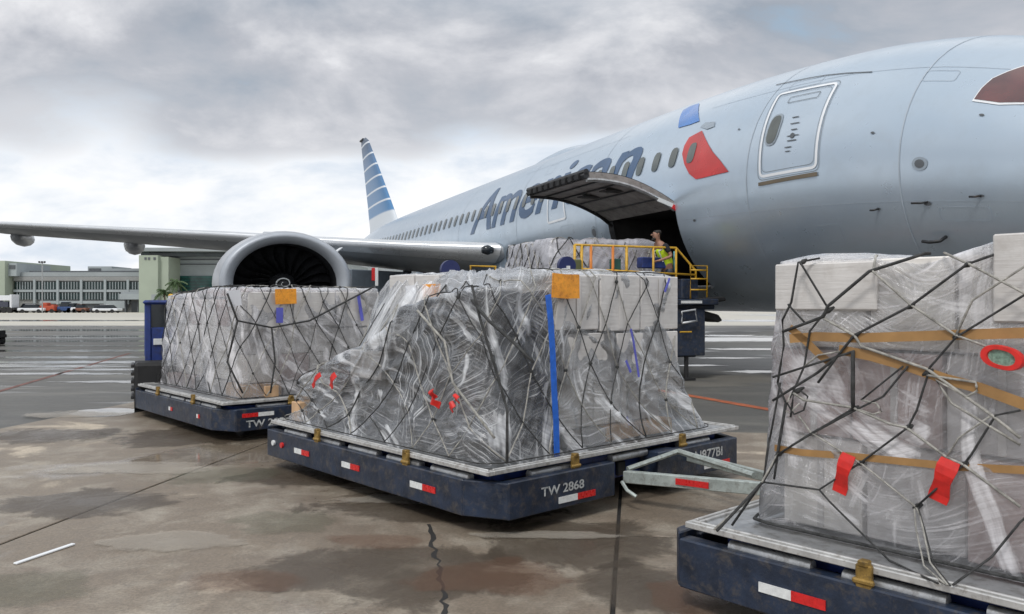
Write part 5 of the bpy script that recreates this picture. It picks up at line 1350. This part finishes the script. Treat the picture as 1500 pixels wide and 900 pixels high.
for (y0, y1) in ((413, 424), (428.5, 439)):
    for x0, x1 in bays:
        if y0 > 420 and x0 > 186: continue
        wd = bl(b1, x0, x1, y0, y1, .35, .58, 'window', M_tglass)
        n = 7
        for i in range(1, n):
            x = x0 + (x1 - x0) * i / n
            o = MB().box((tx(x), TY + .28, (tz(y0) + tz(y1)) / 2), (.12, .14, abs(tz(y1) - tz(y0)) )).build('mullion', M_termlight); o.parent = wd; o.matrix_parent_inverse = Matrix.Translation(Vector(bloc(120))).inverted() if False else Matrix()
for x in (50, 84, 118.5, 153.5, 187): bl(b1, x - 1.7, x + 1.7, 410, 446, 0, .6, 'pier', M_termlight)
bl(b1, 19, 219, 424.5, 428, .1, .6, 'spandrel', M_termlight); bl(b1, 19, 219, 405.5, 411.5, .15, .6, 'spandrel', M_termc); bl(b1, 58, 155, 441, 445, .1, .6, 'spandrel', M_termlight)
for x0, x1 in ((88, 150), (60, 80)): bl(b1, x0, x1, 446, GY, .5, .62, 'loading_bay', M_line)
bl(b1, 156, 186, 441, 452, -.3, .6, 'white_panel', M_termlight)
# hipped roof behind
b = MB(); A = [(tx(148), TY + 15, tz(396)), (tx(222), TY + 15, tz(396)), (tx(222), TY + 60, tz(396)), (tx(148), TY + 60, tz(396)), (tx(196), TY + 30, tz(372)), (tx(222), TY + 30, tz(372))]
b.add(A, [(0, 1, 5, 4), (3, 4, 5, 2), (0, 4, 3), (1, 2, 5), (0, 3, 2, 1)]); keepw(b.build('hip_roof', M_roof), b1)
b2 = tag(empty('concourse_end_block', bloc(8)), 'pale green blank block at the left edge of the terminal', 'building')
bl(b2, -140, 17, 383, GY, -2, 20, 'wall', M_palegreen); bl(b2, 17, 29, 386, 405, -1, 10, 'side_block', M_termlight); bl(b2, 19, 27.5, 389, 394.5, -1.1, -1.0, 'louvre', M_line)
b3 = tag(empty('terminal_hall', bloc(280)), 'large terminal hall with flat overhanging roof and green glazing beside engine', 'building')
bl(b3, 214, 470, 376, GY, 2, 50, 'wall', M_termlight); bl(b3, 208, 470, 369.5, 376, -.5, 52, 'clerestory', M_tglass); bl(b3, 195, 480, 364.5, 370, -3, 56, 'roof_slab', M_roof, .05)
for y in (379, 386): bl(b3, 258, 330, y, y + 1.5, 1.85, 2.0, 'wall_band', M_line)
gw = bl(b3, 258, 314, 404, 426, 1.8, 2.0, 'window', M_tgreen)
for i in range(1, 5): bl(b3, 258, 314, 404 + i * 4.4 - .3, 404 + i * 4.4 + .3, 1.7, 1.8, 'glazing_bar', M_tglass)
bl(b3, 250, 262, 426, GY, 1, 2, 'door_recess', M_line)
bl(b3, 262, 322, 426, GY, 1.4, 2, 'lower_glazing', M_tglass)
b4 = tag(empty('stair_tower', bloc(238)), 'pale green square tower standing in front of the terminal hall', 'building')
bl(b4, 218, 245, 376, GY, -4, 4, 'wall', M_palegreen); bl(b4, 245, 257.5, 378, GY, -3.2, 4, 'side_wall', M_palegreen)
for x in (226, 231, 239): bl(b4, x, x + 3, 379, 382.5, -4.1, -4.0, 'fitting', M_line)
bl(b4, 240, 248, 432, 440, -5.2, -4, 'plant_box', M_roof)
b5 = tag(empty('jet_bridge', bloc(206)), 'low white gate structure at the foot of the concourse beside the tower', 'jet bridge')
bl(b5, 186, 219, 431, 439, -3, 0, 'tunnel', M_termlight); bl(b5, 187, 219, 428, 431, -2.6, -.4, 'roof', M_roof); bl(b5, 190, 192, 439, GY, -2, -1.4, 'leg', M_line); bl(b5, 208, 210, 439, GY, -2, -1.4, 'leg', M_line); bl(b5, 196, 206, 441, GY, -1, 0, 'stair_block', M_line)
# roofs continue behind the aircraft at low height
# floodlight mast
ms = tag(empty('floodlight_mast', (tx(117), TY - 12, 0)), 'thin floodlight mast in front of the concourse', 'light mast')
MB().tube([(0, 0, 0), (0, 0, 8.9)], .1, 8).build('pole', M_alu, ms); MB().box((0, 0, 8.6), (.9, .1, .1)).build('crossarm', M_alu, ms)
for x in (-.45, 0, .45): MB().box((x, -.1, 8.75), (.3, .2, .3)).build('floodlight', M_dark, ms, bevel=.03)
# palm tree
for (px_, dep, hgt, lb_) in ((284, -8, 5.4, 'bushy young palm in front of the green glazing'), (268, -8, 3.6, 'smaller palm at the left foot of the taller one')):
    pm_ = tag(empty('palm_tree', (tx(px_), TY + dep, 0)), lb_, 'tree', 'palms by the terminal hall')
    MB().tube([(0, 0, 0), (.1, 0, hgt * .5), (0, 0, hgt)], .2, 8, radii=[.24, .16, .14]).build('trunk', M_bark, pm_, smooth=True)
    rd = random.Random(int(px_)); b = MB()
    for i in range(26):
        a = rd.uniform(0, 2 * math.pi); el = rd.uniform(-.2, 1.2); L_ = rd.uniform(1.4, 2.4); d = Vector((math.cos(a) * math.cos(el), math.sin(a) * math.cos(el), math.sin(el)))
        for k in range(7):
            f0, f1 = k / 7, (k + 1) / 7; drp = lambda f: Vector((0, 0, -1.4 * f * f))
            p0, p1 = Vector((0, 0, hgt)) + d * L_ * f0 + drp(f0), Vector((0, 0, hgt)) + d * L_ * f1 + drp(f1)
            sd_ = d.cross(Vector((0, 0, 1))).normalized() * .35 * math.sin(math.pi * (f0 * .8 + .15))
            for s_ in (-1, 1): b.add([p0, p1, p1 + sd_ * s_ + Vector((0, 0, -.2)), p0 + sd_ * s_ * .7 + Vector((0, 0, -.25))], [(0, 1, 2, 3)])
    b.build('crown', M_leaf, pm_)
# parked vehicles at the terminal foot
def car(px_, dep, L_, H_, m, label, rz=0.0, cat='car', name='parked_car'):
    c_ = tag(empty(name, (tx(px_), TY + dep, 0), rz), label, cat, 'vehicles parked along the terminal'); h = H_
    MB().prism([(-L_/2, -.9), (L_/2, -.9), (L_/2, .9), (-L_/2, .9)], .35, h * .58).build('body', m, c_, bevel=.12)
    b = MB(); z0, z1 = h * .58, h
    b.add([(-L_*.32, -.82, z0), (L_*.30, -.82, z0), (L_*.30, .82, z0), (-L_*.32, .82, z0), (-L_*.22, -.7, z1), (L_*.16, -.7, z1), (L_*.16, .7, z1), (-L_*.22, .7, z1)], [(0,1,5,4), (1,2,6,5), (2,3,7,6), (3,0,4,7), (4,5,6,7), (0,3,2,1)])
    b.build('windows', M_glass, c_); MB().box((-L_*.03, 0, z1 + .02), (L_*.38, 1.42, .05)).build('roof', m, c_, bevel=.02)
    for x in (-L_*.3, L_*.3):
        for y in (-.85, .85): MB().tube([(x, y - .1, .33), (x, y + .1, .33)], .33, 14).build('wheel', M_black, c_)
car(90, -9, 4.4, 1.5, M_carw, 'white car parked left of the red tug by the concourse', R(8)); car(193, -9, 4.6, 1.4, M_carw, 'white saloon parked nearest the stair tower', R(-5))
car(72, -6, 4.0, 1.6, M_carb, 'dark car parked beside the white apron truck', 0); car(128, -7, 2.6, 1.9, mat('blue_car_paint', (.03, .07, .2), .4), 'small blue vehicle parked right of the red tug', 0)
car(149, -7, 2.4, 1.5, mat('brown_tug_paint', (.2, .08, .05), .5), 'small brownish vehicle under the white panel', 0); car(176, -7, 3.4, 1.2, M_carb, 'low dark car left of the white saloon', 0)
car(138, -7, 1.6, 1.7, M_carw, 'small white van end between blue and brown vehicles', 0)
tg = tag(empty('red_tug', (tx(108), TY - 8, 0)), 'orange red tug parked in front of the concourse loading bays', 'tug', 'vehicles parked along the terminal')
MB().box((0, 0, .8), (2.6, 1.5, .9)).build('body', M_carr, tg, bevel=.1); MB().box((-.5, 0, 1.5), (1.0, 1.3, .6)).build('cab', M_carr, tg, bevel=.1); MB().box((.9, 0, 1.3), (.6, 1.3, .3)).build('hood', M_carr, tg, bevel=.08)
for x in (-.9, .9):
    for y in (-.75, .75): MB().tube([(x, y - .1, .35), (x, y + .1, .35)], .35, 14).build('wheel', M_black, tg)
at = tag(empty('apron_truck', (tx(42), TY - 9, 0)), 'big white high-lift truck at the foot of the concourse on the left', 'truck', 'vehicles parked along the terminal')
MB().box((-2.6, 0, 1.55), (1.9, 2.2, 1.5)).build('container', mat('dark_green_box', (.05, .10, .09), .6), at, bevel=.05); MB().box((-.6, 0, 2.0), (1.9, 2.3, 1.9)).build('cab', M_carw, at, bevel=.12); MB().box((-.45, -1.16, 2.0), (1.3, .04, 1.0)).build('cab_window', M_glass, at)
MB().box((1.5, 0, 2.6), (2.6, 2.2, .9)).build('lift_body', M_carw, at, bevel=.06); MB().box((2.9, 0, 2.0), (.35, 2.2, 2.4)).build('lift_mast', M_carw, at, bevel=.04); MB().box((0, 0, .75), (7, 2.0, .4)).build('truck_frame', M_dark, at); MB().box((1.4, 0, 1.5), (2.0, 2.0, 1.0)).build('lower_body', M_carb, at, bevel=.04)
for x in (-2.4, -.3, 1.7, 2.7):
    for y in (-1, 1): MB().tube([(x, y - .15, .5), (x, y + .15, .5)], .5, 16).build('wheel', M_black, at)
# low distant buildings to the far left and right, beyond the aircraft
b6 = tag(empty('distant_building', (90, 700, 0)), 'low grey building far off beneath the aircraft belly', 'building')
MB().box((0, 0, 1.9), (420, 20, 3.8)).build('wall', M_termc, b6)
print('meshes', len(bpy.data.meshes))
